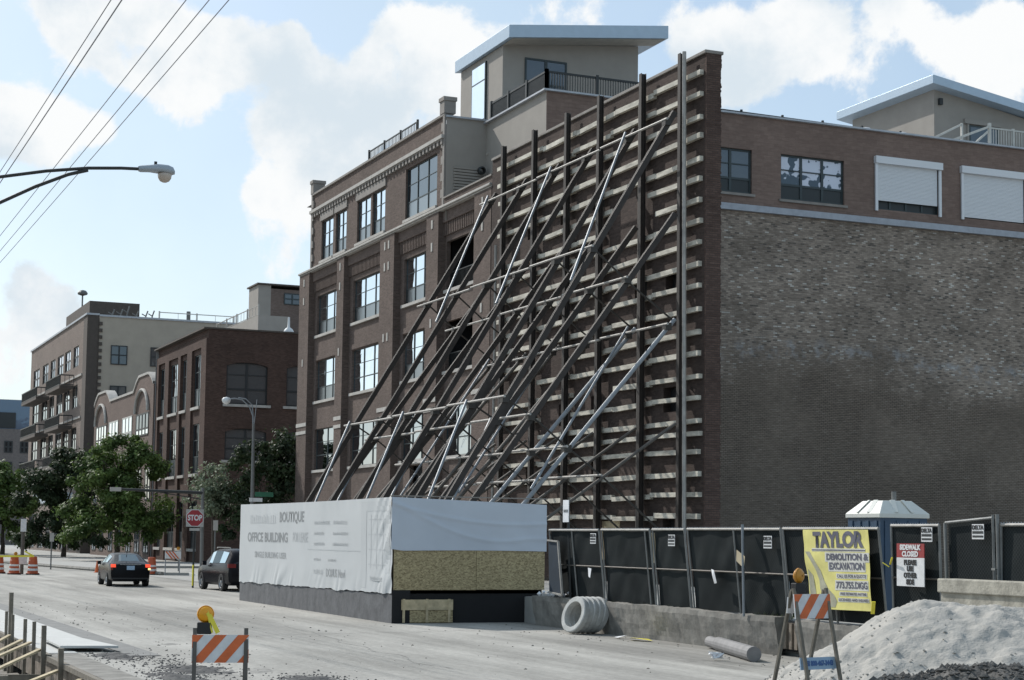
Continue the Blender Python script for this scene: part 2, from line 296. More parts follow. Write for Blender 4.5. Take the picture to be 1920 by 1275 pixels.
def roadmat():
    m, nt, b = newmat('dusty_road'); L = nt.links.new
    b.inputs['Roughness'].default_value = .92; b.inputs['Specular IOR Level'].default_value = .2
    g = N(nt, 'ShaderNodeNewGeometry')
    def nz(scale, st, det=6, rough=.6):
        mp = N(nt, 'ShaderNodeMapping'); mp.inputs['Scale'].default_value = st; L(g.outputs['Position'], mp.inputs[0])
        n = N(nt, 'ShaderNodeTexNoise', i_Scale=scale, i_Detail=det, i_Roughness=rough); L(mp.outputs[0], n.inputs['Vector']); return n.outputs['Fac']
    def rg(x, a, b_, c, d):
        r = N(nt, 'ShaderNodeMapRange', interpolation_type='SMOOTHSTEP'); L(x, r.inputs[0])
        for i, v in enumerate((a, b_, c, d)): r.inputs[i+1].default_value = v
        return r.outputs[0]
    tracks = rg(nz(1.0, (1.1, .045, 1), 6, .65), .36, .62, .80, 1.05)
    broad = rg(nz(.22, (1, .35, 1), 5), .35, .65, .74, 1.10)
    fine = rg(nz(9, (1, .5, 1), 4, .7), .3, .7, .86, 1.08)
    damp = rg(nz(.5, (1, .22, 1), 8, .7), .60, .70, 1.0, .66)
    a = None
    for x in (tracks, broad, fine, damp):
        if a is None: a = x
        else:
            q = N(nt, 'ShaderNodeMath', operation='MULTIPLY'); L(a, q.inputs[0]); L(x, q.inputs[1]); a = q.outputs[0]
    v = N(nt, 'ShaderNodeVectorMath', operation='SCALE'); v.inputs[0].default_value = (.385, .372, .342); L(a, v.inputs['Scale'])
    L(v.outputs[0], b.inputs['Base Color'])
    bp = N(nt, 'ShaderNodeBump', i_Strength=.7, i_Distance=.03); L(nz(4, (1, .6, 1), 10, .7), bp.inputs['Height']); L(bp.outputs[0], b.inputs['Normal'])
    return m
MT['road'] = roadmat()

def osbmat():
    m, nt, b = newmat('strand_board'); L = nt.links.new; b.inputs['Roughness'].default_value = .8
    g = N(nt, 'ShaderNodeNewGeometry'); v = N(nt, 'ShaderNodeTexVoronoi', i_Scale=26.0); mp = N(nt, 'ShaderNodeMapping'); mp.inputs['Scale'].default_value = (.8, 1, 1.4)
    L(g.outputs['Position'], mp.inputs[0]); L(mp.outputs[0], v.inputs['Vector'])
    cr = N(nt, 'ShaderNodeValToRGB'); L(v.outputs['Color'], cr.inputs[0])
    e = cr.color_ramp.elements; e[0].position = .1; e[0].color = (.20, .155, .08, 1); e[1].position = .9; e[1].color = (.50, .41, .235, 1)
    L(cr.outputs[0], b.inputs['Base Color']); return m
MT['osb'] = osbmat()

def meshscreen():
    """dark windscreen cloth behind galvanised chain link"""
    m, nt, b = newmat('screened_chain_link'); L = nt.links.new; b.inputs['Roughness'].default_value = .9; b.inputs['Specular IOR Level'].default_value = .08
    g = N(nt, 'ShaderNodeNewGeometry'); sp = N(nt, 'ShaderNodeSeparateXYZ'); L(g.outputs['Position'], sp.inputs[0])
    res = []
    for sgn in (1, -1):
        a = N(nt, 'ShaderNodeMath', operation='MULTIPLY_ADD', n1=float(sgn)); L(sp.outputs[2], a.inputs[0]); L(sp.outputs[1], a.inputs[2])
        q = N(nt, 'ShaderNodeMath', operation='MULTIPLY', n1=1/.075); L(a.outputs[0], q.inputs[0])
        fr = N(nt, 'ShaderNodeMath', operation='FRACT'); L(q.outputs[0], fr.inputs[0])
        lt = N(nt, 'ShaderNodeMath', operation='LESS_THAN', n1=.075); L(fr.outputs[0], lt.inputs[0]); res.append(lt.outputs[0])
    mxm = N(nt, 'ShaderNodeMath', operation='MAXIMUM'); L(res[0], mxm.inputs[0]); L(res[1], mxm.inputs[1])
    n = N(nt, 'ShaderNodeTexNoise', i_Scale=1.2, i_Detail=4.0); L(g.outputs['Position'], n.inputs['Vector'])
    cr = N(nt, 'ShaderNodeValToRGB'); L(n.outputs['Fac'], cr.inputs[0]); e = cr.color_ramp.elements
    e[0].position = .35; e[0].color = (.011, .014, .015, 1); e[1].position = .7; e[1].color = (.024, .029, .030, 1)
    c = N(nt, 'ShaderNodeMix', data_type='RGBA'); L(mxm.outputs[0], c.inputs['Factor']); L(cr.outputs[0], c.inputs['A']); c.inputs['B'].default_value = (.055, .06, .062, 1)
    L(c.outputs['Result'], b.inputs['Base Color']); return m
MT['screenf'] = meshscreen()

# ------------------------------------------------------------------ object helpers
WL = {}   # world location of every Empty
def tag(o, label=None, cat=None, group=None, kind=None):
    if label: o['label'] = label
    if cat: o['category'] = cat
    if group: o['group'] = group
    if kind: o['kind'] = kind
    return o
def thing(name, loc, label, cat, group=None, rz=0):
    o = bpy.data.objects.new(name, None); COL.objects.link(o); o.location = loc; o.rotation_euler = (0, 0, rz)
    o.empty_display_size = .3
    WL[o.name] = Vector(loc); return tag(o, label, cat, group)
def origin(p):
    while p is not None:
        if p.name in WL: return WL[p.name]
        p = p.parent
    return Vector((0, 0, 0))

class MB:
    def __init__(s): s.v = []; s.f = []
    def add(s, vs, fs):
        n = len(s.v); s.v += [tuple(v) for v in vs]; s.f += [tuple(i+n for i in f) for f in fs]; return s
    def box(s, x0, x1, y0, y1, z0, z1):
        if x0 > x1: x0, x1 = x1, x0
        if y0 > y1: y0, y1 = y1, y0
        if z0 > z1: z0, z1 = z1, z0
        return s.add([(x0,y0,z0),(x1,y0,z0),(x1,y1,z0),(x0,y1,z0),(x0,y0,z1),(x1,y0,z1),(x1,y1,z1),(x0,y1,z1)],
                     [(0,3,2,1),(4,5,6,7),(0,1,5,4),(1,2,6,5),(2,3,7,6),(3,0,4,7)])
    def bar(s, p, q, a, b, up=(0, 0, 1)):
        p, q = Vector(p), Vector(q); d = (q-p).normalized(); up = Vector(up)
        sx = d.cross(up)
        if sx.length < 1e-4: sx = d.cross(Vector((1, 0, 0)))
        sx.normalize(); sy = sx.cross(d).normalized(); vs = []
        for e in (p, q):
            for i, j in ((-1,-1),(1,-1),(1,1),(-1,1)): vs.append(e + sx*i*a/2 + sy*j*b/2)
        return s.add(vs, [(3,2,1,0),(4,5,6,7),(0,1,5,4),(1,2,6,5),(2,3,7,6),(3,0,4,7)])
    def tube(s, pts, r, n=8, cap=True):
        pts = [Vector(p) for p in pts]; rs = r if isinstance(r, (list, tuple)) else [r]*len(pts)
        d0 = (pts[1]-pts[0]).normalized(); a = d0.cross(Vector((0, 0, 1)))
        if a.length < 1e-3: a = Vector((1, 0, 0))
        a.normalize(); vs = []
        for i, p in enumerate(pts):
            d = (pts[min(i+1, len(pts)-1)] - pts[max(i-1, 0)]).normalized()
            a = (a - d*a.dot(d)).normalized(); b = d.cross(a)
            for k in range(n):
                t = 2*math.pi*k/n; vs.append(p + (a*math.cos(t)+b*math.sin(t))*rs[i])
        fs = []
        for i in range(len(pts)-1):
            for k in range(n):
                k2 = (k+1) % n; fs.append((i*n+k, i*n+k2, (i+1)*n+k2, (i+1)*n+k))
        if cap: fs.append(tuple(range(n-1, -1, -1))); fs.append(tuple(range((len(pts)-1)*n, len(pts)*n)))
        return s.add(vs, fs)
    def lathe(s, prof, c=(0, 0, 0), axis=(0, 0, 1), n=20):
        ax = Vector(axis).normalized(); a = ax.cross(Vector((0, 0, 1)))
        if a.length < 1e-3: a = Vector((1, 0, 0))
        a.normalize(); b = ax.cross(a); c = Vector(c); vs = []
        for r, h in prof:
            for k in range(n):
                t = 2*math.pi*k/n; vs.append(c + ax*h + (a*math.cos(t)+b*math.sin(t))*max(r, 1e-4))
        fs = []
        for i in range(len(prof)-1):
            for k in range(n):
                k2 = (k+1) % n; fs.append((i*n+k, i*n+k2, (i+1)*n+k2, (i+1)*n+k))
        return s.add(vs, fs)
    def prism(s, poly, axis, a0, a1):
        """poly in the two other axes (in x,y,z order), extruded along axis"""
        n = len(poly); vs = []
        for a in (a0, a1):
            for p in poly:
                t = list(p); t.insert(axis, a); vs.append(tuple(t))
        fs = [tuple(range(n-1, -1, -1)), tuple(range(n, 2*n))]
        for i in range(n): j = (i+1) % n; fs.append((i, j, n+j, n+i))
        return s.add(vs, fs)
    def quad(s, a, b, c, d): return s.add([a, b, c, d], [(0, 1, 2, 3)])
    def build(s, name, mat, parent=None, smooth=False, bevel=0):
        o0 = origin(parent); me = bpy.data.meshes.new(name)
        me.from_pydata([(v[0]-o0.x, v[1]-o0.y, v[2]-o0.z) for v in s.v], [], s.f); me.update()
        if bevel or smooth is False:
            import bmesh
            bm = bmesh.new(); bm.from_mesh(me); bmesh.ops.recalc_face_normals(bm, faces=bm.faces); bm.to_mesh(me); bm.free()
        me.materials.append(MT[mat] if isinstance(mat, str) else mat)
        if smooth: me.polygons.foreach_set('use_smooth', [True]*len(me.polygons))
        o = bpy.data.objects.new(name, me); COL.objects.link(o); o.parent = parent
        if bevel:
            bv = o.modifiers.new('bevel', 'BEVEL'); bv.width = bevel; bv.segments = 2; bv.limit_method = 'ANGLE'
        return o

def clone(root, loc, label, rz=None):
    def cp(o, par):
        k = o.copy(); COL.objects.link(k)
        if par is not None: k.parent = par
        for ch in list(o.children): cp(ch, k)
        return k
    k = cp(root, None); k.location = loc
    if rz is not None: k.rotation_euler = (0, 0, rz)
    WL[k.name] = Vector(loc); k['label'] = label; return k

def text(name, s, p, size, mat, parent, face='-X', sx=1.0, bold=0.0, depth=.004, align='CENTER', slant=None, space=1.0):
    cu = bpy.data.curves.new('txt', 'FONT'); cu.body = s; cu.size = size; cu.align_x = align; cu.align_y = 'CENTER'
    cu.extrude = depth; cu.offset = bold; cu.space_character = space; cu.resolution_u = 4
    o = bpy.data.objects.new('txt', cu); COL.objects.link(o)
    dg = bpy.context.evaluated_depsgraph_get(); me = bpy.data.meshes.new_from_object(o.evaluated_get(dg))
    bpy.data.objects.remove(o)
    if face == '-X': U, V, W = Vector((0,-1,0)), Vector((0,0,1)), Vector((-1,0,0))
    elif face == '-Y': U, V, W = Vector((1,0,0)), Vector((0,0,1)), Vector((0,-1,0))
    else: U, V, W = face
    o0 = origin(parent); P = Vector(p)-o0
    for v in me.vertices:
        v.co = P + U*(v.co.x*sx) + V*v.co.y + W*v.co.z
    me.materials.clear(); me.materials.append(MT[mat]); me.name = name
    ob = bpy.data.objects.new(name, me); COL.objects.link(ob); ob.parent = parent
    return ob

def holed(mb, axis, pos, depth, u0, u1, z0, z1, holes, zt=None):
    """upright wall face at axis=pos with rectangular openings and their reveals going back by depth"""
    us = sorted({u0, u1} | {h[0] for h in holes} | {h[1] for h in holes}); zs = sorted({z0, z1} | {h[2] for h in holes} | {h[3] for h in holes})
    def P(u, z, d=0): return (pos+d, u, z) if axis == 0 else (u, pos+d, z)
    for i in range(len(us)-1):
        for j in range(len(zs)-1):
            um, zm = (us[i]+us[i+1])/2, (zs[j]+zs[j+1])/2
            if any(h[0] < um < h[1] and h[2] < zm < h[3] for h in holes): continue
            mb.quad(P(us[i], zs[j]), P(us[i+1], zs[j]), P(us[i+1], zs[j+1]), P(us[i], zs[j+1]))
    for h in holes:
        a, b, e, f = h[:4]
        mb.quad(P(a, e), P(a, f), P(a, f, depth), P(a, e, depth)); mb.quad(P(b, e), P(b, e, depth), P(b, f, depth), P(b, f))
        mb.quad(P(a, e), P(a, e, depth), P(b, e, depth), P(b, e)); mb.quad(P(a, f), P(b, f), P(b, f, depth), P(a, f, depth))
    return mb

def window(parent, axis, pos, u0, u1, z0, z1, cols=3, bars=(.42, .70), mat='glass', lowmat='screen', frame='teal', t=.05, low=True, name='window'):
    """bars are fractions of the height from the bottom; the first marks the top of the lower panes"""
    fr = MB(); d = .03 if axis == 0 else .06
    def bx(a, b, e, f, dd=0):
        if axis == 0: fr.box(pos-d/2-dd, pos+d/2, a, b, e, f)
        else: fr.box(a, b, pos-d/2-dd, pos+d/2, e, f)
    bx(u0, u0+t, z0, z1); bx(u1-t, u1, z0, z1); bx(u0+t, u1-t, z0, z0+t); bx(u0+t, u1-t, z1-t, z1)
    H = z1-z0; W = u1-u0
    for k in range(1, cols): c_ = u0+W*k/cols; bx(c_-t*.75, c_+t*.75, z0+t, z1-t, .01)
    for i, b in enumerate(bars):
        zz = z0+H*b; h = t*.6 if i == 0 else t*.3
        for k in range(cols):
            a_ = u0+W*k/cols + t*.75; b_ = u0+W*(k+1)/cols - t*.75
            bx(max(a_, u0+t), min(b_, u1-t), zz-h, zz+h)
    o = fr.build(name, frame, parent)
    def pane(zz0, zz1, m, nm):
        g = MB(); a, b = u0+t*.5, u1-t*.5
        if axis == 0: g.quad((pos+.012, a, zz0), (pos+.012, b, zz0), (pos+.012, b, zz1), (pos+.012, a, zz1))
        else: g.quad((a, pos+.012, zz0), (b, pos+.012, zz0), (b, pos+.012, zz1), (a, pos+.012, zz1))
        g.build(nm, m, o)
    zl = z0+H*bars[0] if (low and bars) else z0
    if low and bars: pane(z0+.02, zl, lowmat, 'lower_pane')
    pane(zl, z1-.02, mat, 'pane')
    return o

def railing(parent, p, q, h, step, mat, name='railing', t=.04, post=None, z=None):
    mb = MB(); p, q = Vector(p), Vector(q); Ln = (q-p).length; d = (q-p)/Ln
    mb.bar(p+Vector((0,0,h)), q+Vector((0,0,h)), t*1.3, t*1.3); mb.bar(p+Vector((0,0,.08)), q+Vector((0,0,.08)), t, t)
    n = int(Ln/step)
    for i in range(n+1):
        a = p + d*(Ln*i/n); mb.bar(a+Vector((0,0,.1)), a+Vector((0,0,h-t*.65)), t*.6, t*.6, (0, 1, 0))
    if post:
        m = max(1, round(Ln/post))
        for i in range(m+1):
            a = p + d*(Ln*i/m); mb.bar(a, a+Vector((0,0,h+.12)), t*2.2, t*2.2, (0, 1, 0))
    return mb.build(name, mat, parent)

# ================================================================== THE SETTING
g = MB(); g.quad((-2500,-2500,-1.2),(2500,-2500,-1.2),(2500,2500,-1.2),(-2500,2500,-1.2)); tag(g.build('ground','dirt'), kind='structure')
def sheet(name, mat, x0, x1, y0, y1, z, kind='structure', thick=None):
    m = MB()
    if thick: m.box(x0, x1, y0, y1, z-thick, z)
    else: m.quad((x0,y0,z),(x1,y0,z),(x1,y1,z),(x0,y1,z))
    return tag(m.build(name, mat), kind=kind)
sheet('road', 'road', 5.62, 900, -60, 1200, 0.0)
sheet('gutter', 'newconc', 5.02, 5.62, 34.5, 90, 0.02, thick=.5)
# kerb strip of fresh concrete with a dusty end
k = MB(); k.box(5.62, 6.45, 37.9, 90, 0, .035); tag(k.build('concrete_pad', 'newconc', bevel=.01), kind='structure')
sheet('asphalt_strip', 'asphalt', 6.45, 7.05, 33.5, 120, 0.012)
sheet('kerb', 'concrete', 5.02, 5.62, -20, 34.5, 0.01, thick=.5)
sheet('pavement', 'sidewalk', 19.55, 60, -30, 61, 0.72, thick=.72)
sheet('pavement', 'sidewalk', 22.0, 60, 61.0, 107, 0.15, thick=.15)
sheet('pavement', 'sidewalk', 22.0, 90, 118, 330, 0.15, thick=.15)
sheet('kerb', 'newconc', 21.8, 22.0, 61.0, 107, 0.14, thick=.14)
sheet('kerb', 'concrete', 21.8, 22.0, 118, 330, 0.14, thick=.14)
# trench beside the kerb
def hf(name, mat, x0, x1, y0, y1, nx, ny, fn, kind='structure', smooth=True):
    m = MB(); vs = []; fs = []
    for j in range(ny+1):
        for i in range(nx+1):
            x = x0+(x1-x0)*i/nx; y = y0+(y1-y0)*j/ny; vs.append((x, y, fn(x, y)))
    for j in range(ny):
        for i in range(nx):
            a = j*(nx+1)+i; fs.append((a, a+1, a+nx+2, a+nx+1))
    m.add(vs, fs); return tag(m.build(name, mat, smooth=smooth), kind=kind)
def fbm(x, y, sc, z=0.0, o=4): return noise.fractal(Vector((x*sc, y*sc, z)), 1.0, 2.0, o)
hf('trench', 'dirt', -25, 4.9, 5, 90, 120, 240, lambda x, y: -.62 + .13*fbm(x, y, .9) + .05*fbm(x, y, 4, 3))

# cross street asphalt patches and damp soil in the road
def damp(x, y, c0):
    cx_, cy_, rx, ry = c0; q = ((x-cx_)/rx)**2+((y-cy_)/ry)**2
    return .03*max(0, 1-q) + .035*fbm(x, y, 3.5)*max(0, 1.4-q) - .012
for c0 in ((6.25,33.6,.5,1.5),(6.9,30.0,.7,1.4),(6.2,28.3,.5,1.6),(8.3,27.6,.5,1.0)):
    hf('damp_soil', 'darkasph', c0[0]-c0[2]*1.3, c0[0]+c0[2]*1.3, c0[1]-c0[3]*1.3, c0[1]+c0[3]*1.3, 40, 70, lambda x, y: damp(x, y, c0))
hf('loose_soil', 'soil', 5.63, 10.5, 24, 37, 130, 260, lambda x, y: -.022 + .05*fbm(x, y*.5, 1.1, 7.0, 5)*max(0, min(1, (10-x)/2))+.004*fbm(x, y, 9))
m = MB(); m.quad((19.5,84,.008),(21.8,86,.008),(21.8,112,.008),(19.2,104,.008)); tag(m.build('ramp_patch','sidewalk'), kind='structure')

m = MB(); rnd = random.Random(31)
for i in range(1300):
    q = rnd.choice(((6.25,33.6,.45,1.3),(6.9,30.0,.6,1.2),(6.2,28.3,.5,1.4),(8.3,27.6,.5,.9),(6.6,31.8,.9,2.0)))
    x, y = q[0]+rnd.gauss(0,q[2]*.8), q[1]+rnd.gauss(0,q[3]*.7)
    if x > 5.65: r = rnd.choice((.01,.014,.02,.03)); m.add([(x-r,y,.0),(x,y-r,.0),(x+r,y,.0),(x,y+r,0),(x+r*.2,y,r*.8)], [(0,1,4),(1,2,4),(2,3,4),(3,0,4)])
tag(m.build('loose_dirt', 'darkasph'), kind='stuff', label='dark damp crumbs of earth scattered near the trench edge', cat='dirt')
MT['tar'] = simple('crack_sealer', (.20,.195,.185), .8, var=.3)
rnd = random.Random(77)
for (x0, y0, x1, y1, w_) in ((7.4,39,16.5,41,.014),(11.2,29,12.4,44,.014),(9.0,52,19,54,.02)):
    m = MB(); n = 60; vs = []
    for i in range(n+1):
        t = i/n; x = x0+(x1-x0)*t; y = y0+(y1-y0)*t; o = .35*noise.noise(Vector((x*.5, y*.5, w_*90)))+.08*noise.noise(Vector((x*3, y*3, 1))); ww = w_*rnd.uniform(.3, 1)
        if abs(x1-x0) > abs(y1-y0): vs += [(x, y+o-ww*1.6, .006), (x, y+o+ww*1.6, .006)]
        else: vs += [(x+o-ww, y, .006), (x+o+ww, y, .006)]
    m.add(vs, [(2*i, 2*i+2, 2*i+3, 2*i+1) for i in range(n)]); tag(m.build('road_crack', 'tar'), kind='structure')
# loose stones and clods on the road
m = MB(); rnd = random.Random(3)
def clod(m, x, y, z, r, rnd):
    vs = []
    for a in ((1,0,0),(-1,0,0),(0,1,0),(0,-1,0),(0,0,1),(0,0,-1)):
        k = r*rnd.uniform(.6, 1.25); vs.append((x+a[0]*k, y+a[1]*k, z+a[2]*k*.7))
    m.add(vs, [(0,2,4),(2,1,4),(1,3,4),(3,0,4),(2,0,5),(1,2,5),(3,1,5),(0,3,5)])
for i in range(520):
    y = rnd.uniform(27, 60); x = rnd.uniform(5.7, 19.0)
    if rnd.random() < .55: x = rnd.choice((rnd.gauss(7.5, 1.2), rnd.gauss(18.3, .7)))
    clod(m, x, y, .006, rnd.choice((.010,.014,.018,.022,.035)) , rnd)
tag(m.build('gravel', 'dirt'), kind='stuff', label='small stones and clods of soil scattered over the dusty road', cat='gravel')

# ================================================================== BRACED WALL
bw = thing('braced_wall', (30, 52.6, .72), 'free-standing dark brick wall held up by steel posts and rows of pale timbers', 'wall')
posts = [70.32, 66.9, 63.54, 60.46, 56.83, 53.78]
RX = 29.55
holes = []
for i, yc in enumerate((68.6, 65.0, 61.6, 58.2, 55.55)):
    for j, (za, zb) in enumerate(((15.35,16.25),(11.2,12.3),(7.0,8.15),(4.6,5.4))):
        if (i+j*2) % 5 == 4 or (i == 4 and j == 3): continue
        ww = (.62,.5,.7,.45)[(i+j) % 4]; off = ((i*7+j*5) % 5-2)*.12
        holes.append((yc-ww+off, yc+ww*.6+off, za+((i+j) % 3)*.1, zb-((i*j) % 3)*.12))
holes.append((55.2,56.1,2.2,3.1)); holes.append((59.6,61.0,1.6,3.0))
m = MB(); holed(m, 0, 30.0, .3, 53.1, 72.9, .72, 19.68, holes)
m.quad((30,53.1,.72),(30,53.1,19.68),(30.62,53.1,19.68),(30.62,53.1,.72)); m.quad((30.62,53.1,.72),(30.62,53.1,19.68),(30.62,72.9,19.68),(30.62,72.9,.72))
m.quad((30,53.1,19.68),(30,72.9,19.68),(30.62,72.9,19.68),(30.62,53.1,19.68))
m.build('wall', 'wallb', bw)
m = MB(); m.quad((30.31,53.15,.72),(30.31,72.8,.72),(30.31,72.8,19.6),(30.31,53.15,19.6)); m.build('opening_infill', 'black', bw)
m = MB()                                            # rough toothed brick end
z = .72; rnd = random.Random(5)
while z < 19.6:
    h = .08; o = rnd.uniform(0, .015); m.box(30.003, 30.60+rnd.uniform(-.02,.03), 52.99-o, 53.097, z, z+h-.002); z += h
m.build('wall_end', 'endb', bw)
m = MB(); m.box(29.93, 30.68, 52.95, 72.9, 19.683, 19.80); m.build('coping', 'lintel', bw, bevel=.015)
m = MB(); m.box(29.97,30.0,59.55,61.05,1.55,3.05); m.build('plywood_patch', 'wood', bw)
m = MB(); m.box(29.97,30.0,56.6,58.1,1.5,2.6); m.build('plywood_patch', 'wood', bw)
rows = [19.05,18.28,17.48,16.71,15.95,15.19,14.42,13.71,12.9,12.12,11.36,10.59,9.74,8.95,8.17,7.4,6.61,6.12,5.52,4.71,3.95,3.19]
cuts = [72.3, 70.9, 70.0, 67.2, 63.9, 60.7, 57.0, 53.9, 52.9]
for ri, z in enumerate(rows):
    m = MB(); y1 = 71.9 + rnd.uniform(-.15, .15)
    for cc in (67.2+rnd.uniform(-.5,.5), 63.8+rnd.uniform(-.5,.5), 60.5+rnd.uniform(-.6,.6), 57.0+rnd.uniform(-.5,.5), 53.2+rnd.uniform(-.04,.08)):
        if rnd.random() < .93 or cc < 53.6:
            dz = rnd.uniform(-.05, .05); th = rnd.uniform(.16, .20); ti = rnd.uniform(-.03, .03)
            m.bar((29.92, cc+.01, z+dz-.02+ti), (29.92, y1, z+dz-.02-ti), .155, th)
        y1 = cc-.01
    m.build('timber_beam', 'timber', bw)
for yp in posts:                                    # H-section posts
    top = 19.92; yp += .42
    m = MB(); m.box(29.55, 29.575, yp-.10, yp+.10, .75, top); m.box(29.575, 29.735, yp-.015, yp+.015, .75, top); m.box(29.735, 29.76, yp-.10, yp+.10, .75, top)
    m.build('steel_post', 'steel' , bw)
    if yp > 55:
        m = MB(); z0 = 1.0
        while z0 < 18:                              # lighter packing plank against the flange
            z1 = z0 + rnd.uniform(3.5, 5.5); m.box(29.66, 29.76, yp+.13, yp+.36, z0, min(z1, 18.9)-.03); z0 = z1
        m.build('packing_plank', 'steel2', bw)
m = MB(); m.tube([(29.5,53.55,.8),(29.5,53.62,8.0),(29.5,53.72,19.85)], .075, 8); m.build('downpipe', 'palepipe', bw)
m = MB(); m.tube([(29.6,71.4,.8),(29.6,71.4,15.5)], .07, 8); m.build('downpipe', 'palepipe', bw)

# raking brace frames: one under each post
RK = [((29.15,17.62),(19.0,.80)), ((29.2,13.94),(19.55,.80)), ((29.2,10.15),(21.1,.80)), ((29.25,6.45),(21.1,.80))]
def onr(i, z): (x0,z0),(x1,z1) = RK[i]; t = (z-z0)/(z1-z0); return x0+(x1-x0)*t
names = ['nearest the main building','second from the main building','third from the main building','fourth from the main building','second from the free end','nearest the free end']
for i, yp in enumerate(posts):
    t = thing('raking_brace', (20, yp, .75), 'fan of sloping dark steel rakers propping the wall, ' + names[i], 'wall brace', 'raking braces propping the wall')
    for k, ((x0,z0),(x1,z1)) in enumerate(RK):
        m = MB()
        if k < 2:
            w_ = .16 if k == 0 else .14
            for dy in (-w_/2+.03, w_/2-.03): m.bar((x0,yp+dy,z0),(x1,yp+dy,z1), .045, .20)
            m.bar((x0-.02,yp,z0-.04),(x1-.02,yp,z1), w_-.061, .16)
            m.build('raker', 'steel', t)
        elif k == 2: m.tube([(x0,yp,z0),(x1,yp,z1)], .075, 10); m.build('raker', 'galv' if i >= 4 else 'steel2', t)
        else: m.tube([(x0,yp,z0),(x1,yp,z1)], .06, 8); m.build('raker', 'steel2', t)
    m = MB(); m.tube([(onr(0,12.45),yp+.1,12.45),(onr(1,11.4),yp+.1,11.4),(29.2,yp+.1,10.1)], .035, 6); m.build('lacing_rod', 'rod', t)
    m = MB(); m.tube([(onr(0,7.07),yp+.1,7.07),(onr(1,6.5),yp+.1,6.5),(onr(2,5.45),yp+.1,5.45),(onr(3,4.5),yp+.1,4.5),(29.3,yp+.1,2.2)], .035, 6); m.build('lacing_rod', 'rod', t)
    for k, z in ((0,17.25),(0,12.45),(0,7.07),(1,11.45),(1,6.5),(2,9.9),(2,5.45)):
        m = MB(); x = onr(k, z); m.box(x-.22, x+.02, yp-.14, yp+.14, z-.16, z+.1); m.build('clamp', 'rod', t)
    m = MB(); m.box(18.2 if i < 4 else 18.6, 22.0, yp-.8, yp+.8, .725, .9) if i < 3 else m.box(20.3, 22.0, yp-.8, yp+.8, .725, .9); m.build('footing', 'concrete', t)
ties = [(0,17.25,'topmost'),(0,12.45,'mid-height, on the outer rakers'),(0,7.07,'low, on the outer rakers'),(1,11.45,'upper, on the second row of rakers'),(1,6.5,'lower, on the second row of rakers'),
        (2,9.9,'upper, on the pale third rakers'),(2,5.45,'lower, on the pale third rakers'),(3,4.5,'lowest, close to the foot of the wall')]
for k, z, nm in ties:
    x = onr(k, z)-.2; m = MB(); seg = [posts[0]+.9, 64.9, 58.9, posts[-1]-.35]
    for a in range(3): m.tube([(x, seg[a]-.0, z+.03*a),(x, seg[a+1]+.1, z+.03*a-.02)], .045, 8)
    tag(m.build('tie_pipe', 'palepipe'), 'thin pale horizontal pipe tying the braces, ' + nm, 'tie pipe', 'horizontal tie pipes between the braces')
di = 0
dn = ['nearest the main building','in the middle of the wall','near the free end of the wall']
for a in (0, 2, 4):
    for (k, z0, z1, nm, ov) in ((0,17.5,11.2,'top',0),(0,7.2,1.2,'bottom',0),(2,10.2,4.0,'inner',0),(1,6.6,1.5,'second-row',0)):
        m = MB(); m.tube([(onr(k,z0)-.3, posts[a]+.1, z0),(onr(k,z1)-.3, posts[a+1]-.3, z1)], .048, 8)
        tag(m.build('diagonal_pipe', 'galv'), 'shiny diagonal pipe between two braces, %s tier, %s' % (nm, dn[a//2]), 'diagonal brace', 'diagonal galvanised pipes')

# ================================================================== MAIN BRICK BUILDING
mb_ = thing('brick_building', (30, 72, .15), 'large brown brick loft building with a grey penthouse, behind the braced wall', 'building')
PIL = [(102.4,104.5),(95.35,96.7),(86.55,88.85),(79.9,81.6),(73.0,75.1)]
BAY = [(96.7,102.4),(88.85,95.35),(81.6,86.55),(75.1,79.9)]
WIN = [(97.3,101.9),(89.3,94.75),(81.9,86.0),(75.3,79.7)]
FL = [(6.3,8.8),(10.5,12.98),(14.55,17.0)]
m = MB()
for a, b in PIL: m.box(30.0, 30.42, a, b, .15, 18.52)
m.build('pilaster', 'facade', mb_)
m = MB(); hl = []
for bi, (a, b) in enumerate(WIN):
    for (z0, z1) in FL: hl.append((a, b, z0, z1))
hl.append((82.0,84.6,.75,6.0))
for bi, (a, b) in enumerate(BAY):
    holed(m, 0, 30.4, .2, a, b, .15, 18.52, [h for h in hl if a <= h[0] < b])
m.build('wall', 'facade', mb_)
m = MB()                                            # corbelled soldier courses and hoods above the top windows
for a, b in BAY:
    m.box(30.22, 30.397, a, b, 17.95, 18.52); yy = a+.1
    while yy < b-.12: m.box(30.28, 30.397, yy, yy+.11, 17.3, 17.95); yy += .24
m.build('brick_corbel', 'facade', mb_)
for bi, (a, b) in enumerate(WIN[:3]):
    for (z0, z1) in FL[1:2]: m = MB(); m.box(30.33, 30.397, a-.05, b+.05, z1+.03, z1+.32); m.build('brick_lintel', 'facade', mb_)
for bi, (a, b) in enumerate(WIN):
    for fi, (z0, z1) in enumerate(FL):
        m = MB(); m.box(30.27, 30.60, a-.1, b+.1, z0-.16, z0-.003); m.build('sill', 'stone', mb_)
        if bi == 3:
            if fi == 0: window(mb_, 0, 30.56, a, b, z0, z1, 3, (.36,.68), 'glassdim', 'glassdim')
            continue
        if fi == 0: window(mb_, 0, 30.56, a, b, z0, z1, 3 if bi else 2, (.36,.68), 'glassdim', 'glassdim')
        else: window(mb_, 0, 30.56, a, b, z0, z1, 3, (.34,.67), 'glass', 'glass' if (fi == 1 and bi == 1) else 'screen')
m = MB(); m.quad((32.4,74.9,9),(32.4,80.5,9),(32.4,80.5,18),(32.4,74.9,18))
for z in (10.45, 14.5): m.box(30.75, 32.4, 75.2, 80, z-.2, z)
